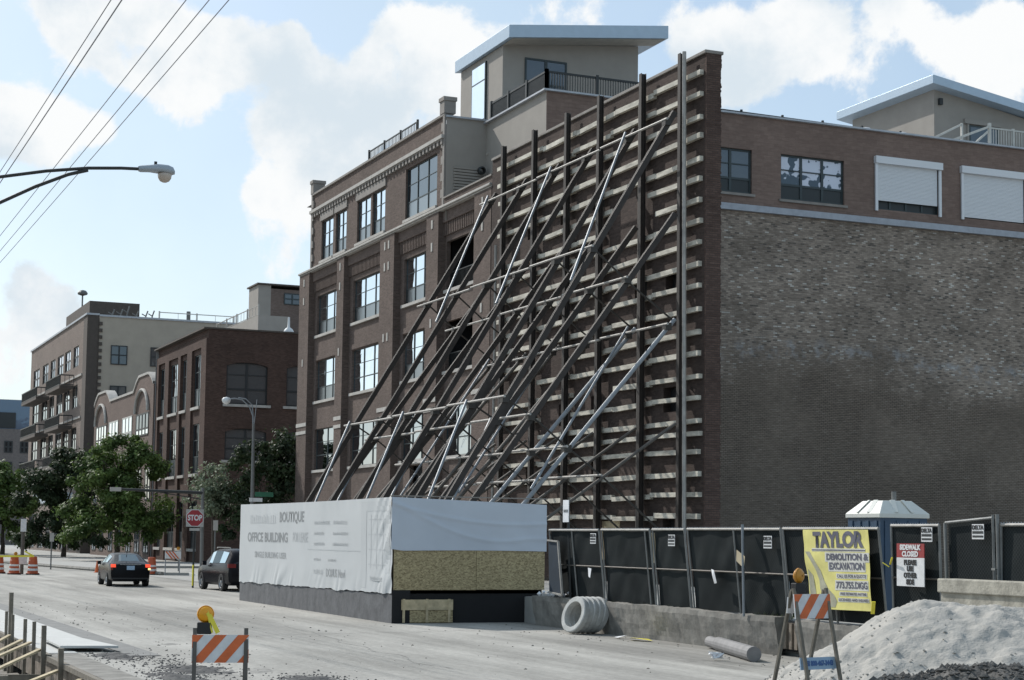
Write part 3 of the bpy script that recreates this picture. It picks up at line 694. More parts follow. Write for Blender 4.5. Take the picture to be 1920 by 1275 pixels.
m.quad((30.75,79.95,10),(32.4,79.95,10),(32.4,79.95,17.6),(30.75,79.95,17.6)); m.build('loggia_interior', 'black', mb_)
for z0 in (10.5, 14.55): railing(mb_, (30.6,75.35,z0), (30.6,79.65,z0), .9, .16, 'rail', 'loggia_railing', .035)
m = MB(); m.quad((30.78,81.9,.7),(30.78,84.7,.7),(30.78,84.7,6.0),(30.78,81.9,6.0)); door = m.build('entrance', 'black', mb_)
m = MB(); m.box(30.1,30.4,81.8,84.8,6.05,6.3); m.build('entrance_canopy', 'stone', mb_)
m = MB(); m.add([(30.74,84.1,5.55),(30.74,83.5,5.35),(30.74,82.7,5.6),(30.74,83.2,5.15),(30.74,82.6,4.9),(30.74,83.4,4.8),(30.74,84.2,5.2)], [(0,1,6),(1,2,3),(1,3,6),(3,4,5),(3,5,6)]); m.build('emblem', 'wsheet', door)
m = MB()
for (a, b) in PIL:                                  # stone bands and insets on the pilasters
    m.box(29.965, 29.998, a-.02, b+.02, 9.02, 9.24); m.box(29.965, 29.998, a-.02, b+.02, 8.55, 8.75)
m.build('stone_band', 'stone', mb_)
m = MB()
for (a, b) in PIL:
    n = 2 if b-a > 2.2 else 1
    for kk in range(n):
        y = (a+b)/2 + (kk-(n-1)/2)*.62
        for z in (18.0, 16.85, 13.0): m.box(29.97, 29.998, y-.1, y+.1, z-.22, z+.22)
m.build('stone_inset', 'stone', mb_)
m = MB(); m.box(29.9, 30.45, 73.0, 104.6, 18.60, 18.72); m.box(29.985, 30.45, 73.0, 104.55, 18.53, 18.598); m.build('cornice', 'stone', mb_, bevel=.02)
m = MB(); m.box(30.05, 30.5, 73.0, 79.25, 18.745, 19.05); m.build('parapet', 'facade', mb_)
m = MB(); m.box(29.98, 30.56, 73.0, 79.25, 19.053, 19.13); m.build('parapet_cap', 'lintel', mb_)
# gable end wall at the free corner of the lower storeys
m = MB(); m.quad((30.0,104.5,.15),(60,104.5,.15),(60,104.5,18.5),(30,104.5,18.5)); m.quad((30.42,73.0,.15),(30.42,73.0,18.5),(31,73.0,18.5),(31,73.0,.15)); m.build('end_wall', 'facade', mb_)
# top storey on the street side
T5 = [(98.0,100.35),(95.4,97.5),(91.0,93.4),(88.5,90.7)]
m = MB(); hl = [(a, b, 18.95, 21.38) for a, b in T5]+[(80.5,85.2,18.95,21.67)]
holed(m, 0, 30.12, .25, 79.35, 102.4, 18.74, 23.3, hl); m.quad((30.12,102.4,18.74),(50,102.4,18.74),(50,102.4,23.3),(30.12,102.4,23.3)); m.build('top_storey_wall', 'facade', mb_)
for i, (a, b) in enumerate(T5):
    window(mb_, 0, 30.25, a, b, 18.95, 21.38, 2, (.34,.67), 'glass', 'screen', t=.06)
    m = MB(); m.box(30.05, 30.118, a-.15, b+.15, 21.42, 21.86); m.build('lintel', 'lintel', mb_); m = MB(); m.box(30.0, 30.37, a-.12, b+.12, 18.80, 18.945); m.build('sill', 'stone', mb_)
window(mb_, 0, 30.25, 80.5, 85.2, 18.95, 21.67, 3, (.34,.67), 'glass', 'screen'); m = MB(); m.box(30.0,30.37,80.4,85.3,18.80,18.945); m.build('sill','stone',mb_)
m = MB(); m.box(29.9, 30.118, 79.4, 102.4, 22.16, 22.34); m.build('trim', 'stone', mb_)
def comb(x0, x1, y0, y1, zt, zm, zb, wd, gap):
    po = [(y0, zt), (y0, zm)]; yy = y0
    while yy + wd < y1: po += [(yy, zb), (yy+wd, zb), (yy+wd, zm), (yy+wd+gap, zm)]; yy += wd+gap
    po += [(y1, zm), (y1, zt)]; m = MB(); m.prism(po, 0, x0, x1); return m
comb(29.97, 30.117, 79.5, 102.3, 22.157, 22.1, 21.88, .24, .28).build('dentils', 'lintel', mb_)
m = MB(); m.box(30.02, 30.5, 79.4, 102.4, 23.303, 23.42); m.build('roof_edge', 'lintel', mb_)
for (y0, y1, x1, nm) in ((101.95,102.5,30.75,0),(79.32,79.95,30.62,1)):
    m = MB(); m.box(30.0, x1, y0, y1, 23.425, 24.05); m.box(29.95, x1+.05, y0-.05, y1+.05, 24.053, 24.25); m.build('chimney', 'lintel', mb_)
for ya, sg in ((102.42, -1), (79.33, 1)):
    po = [(ya, 18.76)]; z = 18.76; q = 0
    while z < 23.0: wq = .46 if q % 2 else .24; po += [(ya+sg*wq, z), (ya+sg*wq, z+.42)]; z += .42; q += 1
    po.append((ya, z)); m = MB(); m.prism(po, 0, 30.03, 30.119); m.build('quoins', 'lintel', mb_)
railing(mb_, (33,91.5,22.95), (33,100.2,22.95), 3.1-.1, .25, 'rail', 'roof_railing', .05, 2.9)
m = MB(); m.box(33.1,35,92.5,99.8,22.9,24.2); m.build('roof_hatch', 'roof', mb_)
# grey recessed wall, terrace wall, side wall
m = MB(); m.quad((30.13,79.33,18.0),(33.2,79.33,18.0),(33.2,79.33,23.2),(30.13,79.33,23.2)); m.quad((32.29,72.0,17),(32.29,79.33,17),(32.29,79.33,23.05),(32.29,72.0,23.05)); m.build('terrace_wall', 'stucco', mb_)
m = MB(); m.box(30.1,33.2,79.2,79.5,23.203,23.29); m.build('cap', 'coping', mb_)
m = MB()
for i in range(13): m.box(30.55, 32.0, 79.22, 79.325, 18.85+i*.15, 18.96+i*.15)
m.build('louvre', 'stucco', mb_)
m = MB(); m.box(32.1, 32.45, 71.85, 79.3, 23.055, 23.14); m.box(32.45, 64, 71.85, 72.2, 23.055, 23.14); m.build('cap', 'coping', mb_)
m = MB(); m.lathe([(.12,0),(.2,.05),(.2,.25),(.12,.3)], (31.9,79.1,20.6), (0,-1,0), 12); m.build('wall_lamp', 'frame', mb_)
m = MB(); m.tube([(32.25,79.2,21.5),(32.6,78.6,21.7)], .06, 6); m.build('vent_pipe', 'palepipe', mb_)
sw = [(41.0,43.32,19.2,21.37),(44.96,48.65,19.12,21.36),(50.5,54.4,19.1,21.55),(55.8,59.9,19.1,21.55)]
m = MB(); holed(m, 1, 72.0, .22, 32.29, 64, 18.62, 23.05, sw); m.build('side_top_wall', 'brown', mb_)
m = MB(); m.quad((31,72.0,.15),(64,72.0,.15),(64,72.0,18.3),(31,72.0,18.3)); m.build('side_wall', 'common', mb_)
m = MB(); m.box(31, 64, 71.8, 72.3, 18.303, 18.615); m.build('ledge', 'greyledge', mb_)
m = MB(); m.quad((30.2,79.4,22.9),(64,79.4,22.9),(64,104,22.9),(30.2,104,22.9)); m.quad((32.4,72.1,22.9),(64,72.1,22.9),(64,79.4,22.9),(32.4,79.4,22.9))
m.quad((30.4,73,18.6),(32.3,73,18.6),(32.3,79.3,18.6),(30.4,79.3,18.6)); m.build('roof', 'roof', mb_)
m = MB(); m.quad((64,72,.15),(64,104.5,.15),(64,104.5,23.05),(64,72,23.05)); m.quad((31,104.4,18),(64,104.4,18),(64,104.4,23.2),(31,104.4,23.2)); m.build('rear_wall', 'brown', mb_)
window(mb_, 1, 72.15, 41.0, 43.32, 19.2, 21.37, 2, (.33,.66), 'sideglass', 'screen', t=.09)
window(mb_, 1, 72.15, 44.96, 48.65, 19.12, 21.36, 3, (.33,.66), 'curtain', 'screen', t=.09)
for (a, b) in ((50.5,54.4),(55.8,59.9)):
    window(mb_, 1, 72.17, a, b, 19.1, 21.55, 4, (.3,), 'sideglass', 'screen', t=.08)
    m = MB(); z = 19.55 if a < 52 else 19.15
    sh = MB()
    while z < 21.4: sh.box(a+.12, b-.12, 71.975+.004, 72.03, z, z+.062); z += .07
    o = sh.build('roller_shutter', 'shutter', mb_)
    m = MB(); m.box(a-.08, b+.12, 71.78, 72.02, 21.42, 21.78); m.box(a-.05, a+.1, 71.88, 71.97, 19.0, 21.41); m.box(b-.06, b+.09, 71.88, 71.97, 19.0, 21.41); m.build('shutter_housing', 'shutter', o)
m = MB(); m.box(40.9,43.45,71.9,72.06,19.05,19.17); m.box(44.85,48.8,71.9,72.06,18.97,19.09); m.build('sill', 'lintel', mb_)
railing(mb_, (32.42,72.3,23.14), (37.6,72.3,23.14), .92, .13, 'rail', 'terrace_railing', .07, 2.6)
railing(mb_, (32.42,72.3,23.14), (32.42,79.0,23.14), .92, .11, 'rail', 'terrace_railing', .07, 2.2)
railing(mb_, (41.5,74,23.0), (53.5,74,22.9), .8, .16, 'rail', 'roof_railing', .045, 2.6)
for x, r in ((50.6,.45),(52.9,.35)):
    m = MB(); m.lathe([(r,0),(r*.95,.2),(r*.6,.38),(.01,.45)], (x,73,23.05), (0,0,1), 16); m.build('roof_vent', 'white', mb_, smooth=True)
m = MB(); m.bar((54.9,73,23.4),(56.65,73,24.3),.07,.1); m.bar((56.65,73,23.14),(56.65,73,24.35),.1,.1,(0,1,0)); m.bar((55.6,73,23.2),(58.4,73,24.35),.08,.12)
m.bar((58.45,73,23.14),(58.45,73,24.55),.14,.14,(0,1,0)); m.bar((57.3,73,23.2),(58.35,73,24.1),.07,.1); m.bar((58.5,73,24.3),(62.5,73,24.3),.07,.08)
x = 58.7
while x < 62.5: m.bar((x,73,23.14),(x,73,24.25),.035,.035,(0,1,0)); x += .17
for x in (60.0, 61.6): m.bar((x,73,23.14),(x,73,24.4),.12,.12,(0,1,0))
m.build('stair_railing', 'whiterail', mb_)
# penthouse
ph = MB(); ph.prism([(33.2,22.9),(40.9,22.9),(40.9,28.2),(33.2,27.3)], 1, 79.5, 85.3); pho = ph.build('penthouse', 'stucco', mb_)
m = MB(); m.prism([(32.95,27.30),(41.95,28.38),(41.95,29.06),(32.95,27.95)], 1, 78.1, 85.6); m.build('penthouse_roof', 'fascia', pho, bevel=.02)
m = MB(); m.prism([(33.2,27.29),(41.8,28.325),(41.8,28.345),(33.2,27.31)], 1, 78.2, 79.49); m.build('soffit', 'soffit', pho)
m = MB(); m.box(33.1, 33.195, 81.6, 83.5, 23.9, 27.0); f_ = m.build('tall_window', 'teal', pho)
m = MB(); m.quad((33.095,81.68,24.0),(33.095,83.42,24.0),(33.095,83.42,26.0),(33.095,81.68,26.0)); m.quad((33.095,81.68,26.08),(33.095,83.42,26.08),(33.095,83.42,26.92),(33.095,81.68,26.92)); m.build('pane', 'glass', f_)
window(pho, 1, 79.46, 34.41, 36.76, 23.5, 26.8, 2, (.6,), 'sideglass', 'sideglass', t=.09)
p2 = MB(); p2.prism([(57.15,22.9),(66,22.9),(66,25.5),(57.15,27.0)], 1, 76.0, 83.7); p2o = p2.build('rear_penthouse', 'stucco', mb_)
m = MB(); m.prism([(56.5,27.02),(66.5,25.55),(66.5,26.02),(56.5,27.5)], 1, 75.2, 84.4); m.build('penthouse_roof', 'fascia', p2o, bevel=.02)
m = MB(); m.box(59.1,61.6,75.85,75.995,25.25,25.5); m.box(59.3,59.4,75.9,75.995,23.2,25.24); m.build('door_shutter', 'stucco', p2o)
m = MB(); m.box(59.4,61.4,75.93,75.995,23.2,25.2); dd = m.build('patio_door', 'teal', p2o); m = MB(); m.quad((59.5,75.92,23.3),(61.3,75.92,23.3),(61.3,75.92,25.1),(59.5,75.92,25.1)); m.build('pane','sideglass',dd)
m = MB(); m.box(57.4,57.6,75.8,75.99,26.1,26.45); m.build('flood_lamp', 'frame', p2o)

# ================================================================== DARK RED BUILDING
rb = thing('red_brick_building', (30, 130, .15), 'dark red brick factory building with big arched windows, behind the parked SUV', 'building')
seg = [(132.0,134.7),(136.8,138.9),(140.1,143.4),(145.2,147.5)]
hl = [(a, b, z0, z1) for a, b in seg for z0, z1 in ((12.2,16.3),(7.0,10.9),(1.2,4.9))]
m = MB(); holed(m, 0, 30.25, .3, 130, 148.5, .15, 18.0, hl)
for a, b in ((130,131.7),(134.9,136.6),(139.0,139.95),(143.5,145.0),(147.6,148.5)): m.box(30.08, 30.248, a, b, .15, 16.7)
m.box(30.08, 30.248, 130, 148.5, 16.7, 17.3); m.build('wall', 'redb', rb)
m = MB(); hs = [(31.7,34.95,12.3,15.55),(36.45,39.7,12.3,15.55),(31.7,34.95,8.0,10.45),(36.45,39.7,8.0,10.45),(41.2,44.4,12.3,15.55),(41.2,44.4,8.0,10.45)]
holed(m, 1, 130.0, .3, 30.25, 60, .15, 18.0, hs); m.build('side_wall', 'redb', rb)
m = MB(); m.box(29.85, 30.3, 129.9, 148.6, 18.003, 18.12); m.box(30.3, 60, 129.9, 130.2, 18.003, 18.12); m.build('coping', 'quoin', rb)
m = MB(); m.quad((30.2,130.1,17.6),(60,130.1,17.6),(60,148.5,17.6),(30.2,148.5,17.6)); m.quad((60,130,.1),(60,148.5,.1),(60,148.5,18),(60,130,18)); m.quad((30,148.5,.1),(60,148.5,.1),(60,148.5,18),(30,148.5,18)); m.build('roof', 'roof', rb)
for a, b in seg:
    for z0, z1 in ((12.2,16.3),(7.0,10.9),(1.2,4.9)):
        window(rb, 0, 30.36, a, b, z0, z1, 2, (.34,.67), 'glass' if z0 > 5 else 'glassdim', 'screen', t=.09)
        m = MB(); m.box(30.02, 30.5, a-.1, b+.1, z0-.22, z0-.003); m.build('sill', 'stone', rb)
for (a, b, z0, z1) in hs:
    window(rb, 1, 130.2, a, b, z0, z1, 2, (.36,.7), 'sideglass', 'sideglass', frame='frame', t=.12)
    m = MB(); m.box(a-.25, b+.25, 129.85, 130.25, z0-.2, z0-.003); m.build('sill', 'stone', rb)
    m = MB(); n = 8                                    # segmental brick arch over the opening
    pts = [(a, z1+.003)] + [(a+(b-a)*k/n, z1+.003) for k in range(1, n)] + [(b, z1+.003)]
    po = [(a+(b-a)*k/n, z1-.28*(abs(2*k/n-1)**2)) for k in range(n, -1, -1)]
    m.prism([(x_, z_) for x_, z_ in pts] + [(x_, min(z_, z1-.004)) for x_, z_ in po], 1, 130.02, 130.16); m.build('arch', 'redb', rb)

# low roof structures and modern flats behind it
bf = thing('modern_flats', (38, 144, 0), 'modern grey flats with a glass balcony rail, rising behind the dark red building', 'building')
m = MB(); m.box(40.6, 41.8, 155.1, 158.5, 0, 25.4); m.build('stucco_wall', 'stucco', bf)
m = MB(); m.box(41.803, 56, 155.1, 158.5, 0, 25.1); m.build('brick_wall', 'archb', bf)
m = MB(); m.box(40.45,56.3,154.9,158.8,25.41,25.55); m.build('roof', 'quoin', bf)
window(bf, 1, 155.04, 43.05, 44.6, 23.7, 24.75, 2, (.5,), 'sideglass', 'sideglass', t=.09)
m = MB(); m.box(37.9, 40.6, 144.6, 160, 0, 21.2); m.build('terrace', 'stucco', bf)
railing(bf, (37.95,144.7,21.2), (37.95,159.9,21.2), .85, 1.0, 'palepipe', 'glass_rail', .05, 3.8)
m = MB(); m.lathe([(.42,0),(.5,.1),(.3,.45),(.1,.6),(.08,1.4)], (36.8,131,18.0), (0,0,1), 14); m.build('roof_vent', 'white', bf, smooth=True)

# ================================================================== ARCHED BUILDING
ab = thing('arched_building', (30, 149, .15), 'low brown brick building with curved gables, between the dark red and the tan buildings', 'building')
m = MB(); gr = []
for k in range(0, 61):
    y = 178-(178-148.6)*k/60
    def bump(c_, w_, h_): d = abs(y-c_)/w_; return h_*(1 if d < .5 else max(0, 1-(d-.5)*2)**.6 if d < 1 else 0)
    gr.append((y, 15.0+bump(173.6,4.2,1.1)+bump(152.8,4.3,1.2)))
vs = []; fs = []
for i, (y, z) in enumerate(gr): vs += [(29.9,y,.15),(29.9,y,z),(30.6,y,z),(30.6,y,.15)]
for i in range(60): a = i*4; b = a+4; fs += [(a,b,b+1,a+1),(a+1,b+1,b+2,a+2),(a+2,b+2,b+3,a+3)]
fs += [(0,1,2,3),(240,243,242,241)]
m.add(vs, fs); m.build('wall', 'archb', ab)
m = MB(); vs = []; fs = []
for i, (y, z) in enumerate(gr): vs += [(29.8,y,z+.003),(29.8,y,z+.22),(30.7,y,z+.22),(30.7,y,z+.003)]
for i in range(60): a = i*4; b = a+4; fs += [(a,b,b+1,a+1),(a+1,b+1,b+2,a+2),(a+2,b+2,b+3,a+3),(a+3,b+3,b,a)]
m.add(vs, fs); m.build('coping', 'stone', ab)
for (a, b, n, arch) in ((170.8,176.6,4,1),(164.6,169.4,3,0),(157.8,162.5,3,0),(150.3,155.9,4,1)):
    window(ab, 0, 29.86, a, b, 10.9, 13.0 if not arch else 12.9, n, (.3,), 'glass', 'glass', frame='whiterail' if not arch else 'frame', t=.13)
    if arch:
        m = MB(); pr_ = [(29.75,(a+b)/2+(b-a)/2*1.02*math.cos(t_), 13.0+2.0*math.sin(t_)) for t_ in [math.pi*k/14 for k in range(15)]]; m.tube(pr_, .14, 6); m.build('arch', 'stone', ab)
m = MB(); m.box(30.6, 55, 148.6, 178, .15, 14.5); m.build('body', 'archb', ab)
for y in (150,154,158,163,167,172,176):
    window(ab, 0, 29.86, y-1.1, y+1.1, 5.2, 8.0, 2, (.4,), 'glassdim', 'glassdim', frame='frame', t=.13); window(ab, 0, 29.86, y-1.1, y+1.1, .6, 3.4, 2, (.4,), 'glassdim', 'glassdim', frame='frame', t=.13)

# ================================================================== TAN APARTMENT BUILDING
tb = thing('tan_apartment_building', (30, 184.7, .15), 'tall tan brick apartment building with stacked balconies and a blank beige side wall', 'building')
cols_ = [(190.0,193.4),(195.4,199.4),(200.6,204.9),(206.7,210.4),(212.2,216.8),(219.6,224.8)]
flo = [(20.3,22.6),(15.8,18.3),(11.2,13.7),(6.9,9.2),(.4,4.6)]
m = MB(); hl = [(a, b, z0, z1) for a, b in cols_ for z0, z1 in flo]
holed(m, 0, 30.0, .35, 187.0, 227.4, .15, 25.3, hl); m.quad((30,227.4,.1),(50,227.4,.1),(50,227.4,25.3),(30,227.4,25.3)); m.build('street_wall', 'tanb', tb)
for a, b in cols_:
    for z0, z1 in flo: window(tb, 0, 30.12, a, b, z0, z1, 2, (.5,), 'glass' if (z0 > 15 and a < 201) else 'glassdim', 'glassdim', frame='frame', t=.16)
m = MB(); m.box(29.97, 31.2, 184.7, 187.0, .15, 25.3); m.build('corner_pier', 'quoin', tb)
m = MB(); m.quad((30.9,184.72,.15),(58,184.72,.15),(58,184.72,25.2),(30.9,184.72,25.2)); m.build('side_wall', 'beige', tb)
po = [(31.2, .5)]; z = .5
while z < 24.8: po += [(31.55, z), (31.55, z+.36), (31.21, z+.36), (31.21, z+.72)]; z += .72
po.append((31.2, z)); m = MB(); m.prism(po, 1, 184.6, 184.715); m.build('quoins', 'quoin', tb)
m = MB()
for z in (19.05, 14.5, 10.0): m.box(29.85, 29.998, 187, 227.4, z, z+.22)
m.build('string_course', 'stone', tb)
m = MB(); m.box(29.85,31.2,184.6,227.5,25.303,25.5); m.box(31.2,58,184.6,185,25.203,25.4); m.build('coping', 'coping', tb)
m = MB(); m.quad((30.2,185,25.0),(58,185,25.0),(58,227,25.0),(30.2,227,25.0)); m.build('roof', 'roof', tb)
for z0, zz in ((22.3,20.2),(17.5,17.3)):
    for a in (32.5, 36.7):
        if zz > 18: window(tb, 1, 184.66, a, a+1.75, 20.15, 22.2, 2, (.5,), 'sideglass', 'sideglass', frame='frame', t=.1)
        elif a < 33: window(tb, 1, 184.66, a, a+1.75, 15.9, 17.9, 2, (.5,), 'sideglass', 'sideglass', frame='frame', t=.1)
for z in (18.3, 13.9, 9.6):
    for (a, b) in ((209.5,222.5),(191.5,202)):
        m = MB(); m.box(28.3, 29.84, a, b, z-.35, z); q = m.build('balcony', 'quoin', tb)
        railing(q, (28.35,a+.05,z), (28.35,b-.05,z), 1.1, .35, 'rail', 'balcony_rail', .09); railing(q, (28.4,a+.05,z), (29.8,a+.05,z), 1.1, .35, 'rail', 'balcony_rail', .09)
m = MB(); m.box(31.5,37,193,209.5,25.05,27.9); m.build('stair_head', 'quoin', tb)
m = MB(); m.tube([(32.6,205,27.9),(32.6,205,30.2)], .09, 6); m.lathe([(.1,0),(.55,.15),(.6,.35),(.4,.6),(.05,.7)], (32.6,205,30.0), (0,0,1), 12); m.build('roof_ventilator', 'pole', tb)
m = MB(); rnd = random.Random(11)
for x in (33.0,33.9,34.6,35.6,36.6,37.3): h = rnd.uniform(.9,1.9); y = 188; m.tube([(x,y,25.1),(x+.15,y,25.1+h*.6),(x+.35,y,25.1+h)], .08, 6); m.tube([(x+.1,y,25.1+h*.6),(x-.3,y,25.1+h*.75)], .06, 6)
m.build('roof_aerials', 'pole', tb)
railing(tb, (37.8,186,25.1),(46,186,25.1), 1.1, 2.0, 'whiterail', 'roof_rail', .07, 4)
m = MB(); m.tube([(41.2,187,25.1),(41.2,187,26.6)], .22, 8); m.build('chimney_flue', 'pole', tb)
m = MB(); m.box(27.6,29.84,190,204,5.5,6.6); m.build('awning', 'awning', tb)

# far buildings closing the street
fb = thing('glass_topped_building', (34.8, 300, 0), 'distant grey brick building with a blue glass upper storey, at the far left', 'building')
m = MB(); m.box(30, 46, 300, 330, 0, 19.5); m.build('wall', 'fargrey', fb)
m = MB(); m.box(30, 45, 300.5, 330, 19.51, 24.5); m.build('glass_storey', 'farglass', fb)
m = MB(); m.box(34, 37.4, 300.3, 300.49, 19.7, 22.3); m.build('dark_window_band', 'frame', fb)
for x in (35.6, 38.2):
    for z in (8.5, 12.0, 15.5): window(fb, 1, 299.95, x, x+1.4, z, z+2, 2, (.5,), 'glassdim', 'glassdim', frame='frame', t=.2)
o = thing('far_building', (8, 420, 0), 'very distant plain grey building seen between the trees at the end of the street', 'building')
m = MB(); m.box(-40, 60, 420, 440, 0, 10); m.build('wall', 'fargrey', o)

# ================================================================== WHITE HOARDING BOX
hb = thing('hoarding_enclosure', (17.8, 52, 0), 'large box hoarding wrapped in printed white tarp over a dark concrete base', 'hoarding')
X0, X1, Y0, Y1 = 15.6, 20.12, 44.6, 61.1
m = MB(); m.prism([(Y0,0),(Y1,0),(Y1,.66),(Y0,.78)], 0, X0-.02, X0+.5); m.build('concrete_base', 'blockconc', hb)
m = MB(); m.prism([(Y0+.1,.8),(Y1-.1,.8),(Y1-.1,3.35),(Y0+.1,3.3)], 0, X0+.06, X1-.05); m.build('core', 'form', hb)
def tarpd(t, v, y, z):
    foot = max(0, 1-v*3.6); top = max(0, 1-(1-v)*5); cn = max(0, 1-t*9)
    wr = abs(noise.noise(Vector((y*1.5 + v*3.4 + 2*noise.noise(Vector((y*.6,0,9))), v*.9, 0))))
    gate = max(0, noise.noise(Vector((y*.55, 2, 8)))+.35)
    return -foot*.16*gate*(wr-.2) + .02*noise.noise(Vector((y*.5, z*.8, 4))) + cn*.06*noise.noise(Vector((y*3+z*2.5, z*1.4, 7))) + top*.025*noise.noise(Vector((y*2-v*3, 0, 2)))
def on_tarp(ob, lift=.006):
    o0 = origin(ob)
    for q in ob.data.vertices:
        y, z = q.co.y+o0.y, q.co.z+o0.z; t = (y-Y0)/(Y1-Y0); zb = .80-.13*t; v = (z-zb)/(3.41-zb)
        front = q.co.x+o0.x
        q.co.x = X0-.05+tarpd(t, v, y, z)-lift-o0.x
m = MB(); vs = []; fs = []; ny, nz = 320, 46                 # printed tarp on the street side, puckered along its foot
for j in range(nz+1):
    for i in range(ny+1):
        t = i/ny; v = j/nz; y = Y0+(Y1-Y0)*t
        zb = .80-.13*t + .05*noise.noise(Vector((y*.9, 1, 0))) + .03*noise.noise(Vector((y*3, 1, 0)))
        zt = 3.42 - .03*math.sin(t*math.pi); z = zb+(zt-zb)*v
        d = tarpd(t, v, y, z)
        vs.append((X0-.05+d, y, z))
for j in range(nz):
    for i in range(ny): a = j*(ny+1)+i; fs.append((a, a+1, a+ny+2, a+ny+1))
m.add(vs, fs); tp = m.build('printed_tarp', 'tarp', hb, smooth=True)
def tt(s_, y, z, size, mat, bold=0, sx=1, al='LEFT'): on_tarp(text('lettering', s_, (X0-.096, y, z), size, mat, tp, '-X', sx, bold, .0, al))
tt('BOUTIQUE', 55.9, 2.92, .46, 'faintd', .012, 1.25)
tt('OFFICE BUILDING', 60.0, 2.25, .44, 'faintd', .012, 1.45); tt('FOR LEASE', 54.3, 2.27, .44, 'fainter', .005, .82)
tt('SINGLE BUILDING USER', 59.0, 1.66, .28, 'faint', .006, 1.35)
m = MB(); rnd = random.Random(21)                 # lines of print too worn to read
for (ya, yb, zc, h) in ((51.9,50.35,2.75,.12),(49.95,48.6,2.75,.12),(51.9,50.9,2.42,.10),(49.95,48.5,2.42,.10),(51.9,50.8,2.1,.10),(49.95,48.5,2.1,.10),(59.7,56.4,2.9,.34),(51.9,51.2,1.62,.08),(50.4,49.6,1.62,.08),(51.9,51.0,1.25,.16),(46.4,45.3,1.18,.12)):
    po = [(ya, zc-h*.5), (ya, zc-h*.42)]; y = ya       # broken-up letter shapes on a hairline base
    while y > yb:
        wd = h*rnd.uniform(.25,.6); zt_ = zc+h*rnd.uniform(.2,.5); po += [(y, zt_), (y-wd, zt_), (y-wd, zc-h*.42)]; y -= wd+h*rnd.uniform(.15,.45); po.append((y, zc-h*.42))
    po.append((y, zc-h*.5)); m = MB(); m.add([(X0, a_, b_) for a_, b_ in po], [tuple(range(len(po)))]); on_tarp(m.build('worn_print', 'worn', tp))
tt('DOMUS Newl', 50.6, 1.22, .34, 'faint', .006, .95)
def strip(name, mat, ya, yb, za, zb_, lift=.005):
    m = MB(); n = max(2, int(abs(yb-ya)/.12)); k_ = max(1, int(abs(zb_-za)/.12)); vs = [(X0, ya+(yb-ya)*i/n, za+(zb_-za)*j/k_) for j in range(k_+1) for i in range(n+1)]
    m.add(vs, [(j*(n+1)+i, j*(n+1)+i+1, (j+1)*(n+1)+i+1, (j+1)*(n+1)+i) for j in range(k_) for i in range(n)]); on_tarp(m.build(name, mat, tp), lift)
strip('printed_rule', 'fainter', 47.2, 52.6, 1.90, 1.925)
strip('printed_border', 'worn', 46.75, 47.25, .9, 3.32); strip('printed_border', 'worn', 44.75, 46.75, 3.05, 3.32); strip('printed_border', 'worn', 44.75, 45.1, 1.35, 3.05)
for k in range(4): strip('printed_window_bar', 'worn', 45.15, 46.6, 1.55+k*.42, 1.575+k*.42)
for k in range(3): strip('printed_window_bar', 'worn', 45.35+k*.5, 45.39+k*.5, 1.45, 2.95)
m = MB(); vs = []; fs = []; nx, nz = 90, 40                   # tarp on the end, its bluish shade put into the colour
for j in range(nz+1):
    for i in range(nx+1):
        t = i/nx; v = j/nz; x = X0-.075+(X1-X0+.095)*t; zt = 3.42-.13*t; zb = 1.96+.03*math.sin(t*2.5)+.05*max(0,1-t*14); z = zb+(zt-zb)*v
        sag1 = z-(3.25-1.35*t+.85*t*t); sag2 = z-(3.35-1.1*math.sin(min(1,t*1.15)*math.pi*.62))
        d = .022*math.exp(-(sag1/.05)**2)+.02*math.exp(-(sag2/.06)**2)+.012*noise.noise(Vector((x*.8,z*.9,3)))+.012*noise.noise(Vector((x*2+z,z*2,5)))
        vs.append((x, Y0-.04-d, z))
for j in range(nz):
    for i in range(nx): a = j*(nx+1)+i; fs.append((a, a+1, a+nx+2, a+nx+1))
m.add(vs, fs); m.build('shaded_end_tarp', 'tarpshade', hb, smooth=True)
m = MB(); m.box(X0+.02, X0+2.43, Y0-.005, Y0+.03, .90, 2.02); m.box(X0+2.44, X1-.02, Y0-.009, Y0+.03, .91, 2.02); m.build('strand_board', 'osb', hb)
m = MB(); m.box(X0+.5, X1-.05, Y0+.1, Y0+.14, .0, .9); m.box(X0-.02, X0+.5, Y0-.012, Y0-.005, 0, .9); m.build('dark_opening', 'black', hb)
m = MB(); m.box(X0+.25, X0+1.75, Y0-.03, Y0+.2, .36, .64)
for x in (.28, .95, 1.6): m.box(X0+x, X0+x+.07, Y0-.045, Y0-.031, .02, .66)
m.build('timber_brace', 'wood', hb); m = MB(); m.box(X0+.25, X0+1.75, Y0-.01, Y0+.1, .02, .35); m.build('base_panel', 'osb', hb)
m = MB(); m.box(X0-.08, X1+.05, Y0-.02, Y0+.1, 3.44, 3.47) ; m.build('top_batten', 'lintel', hb)

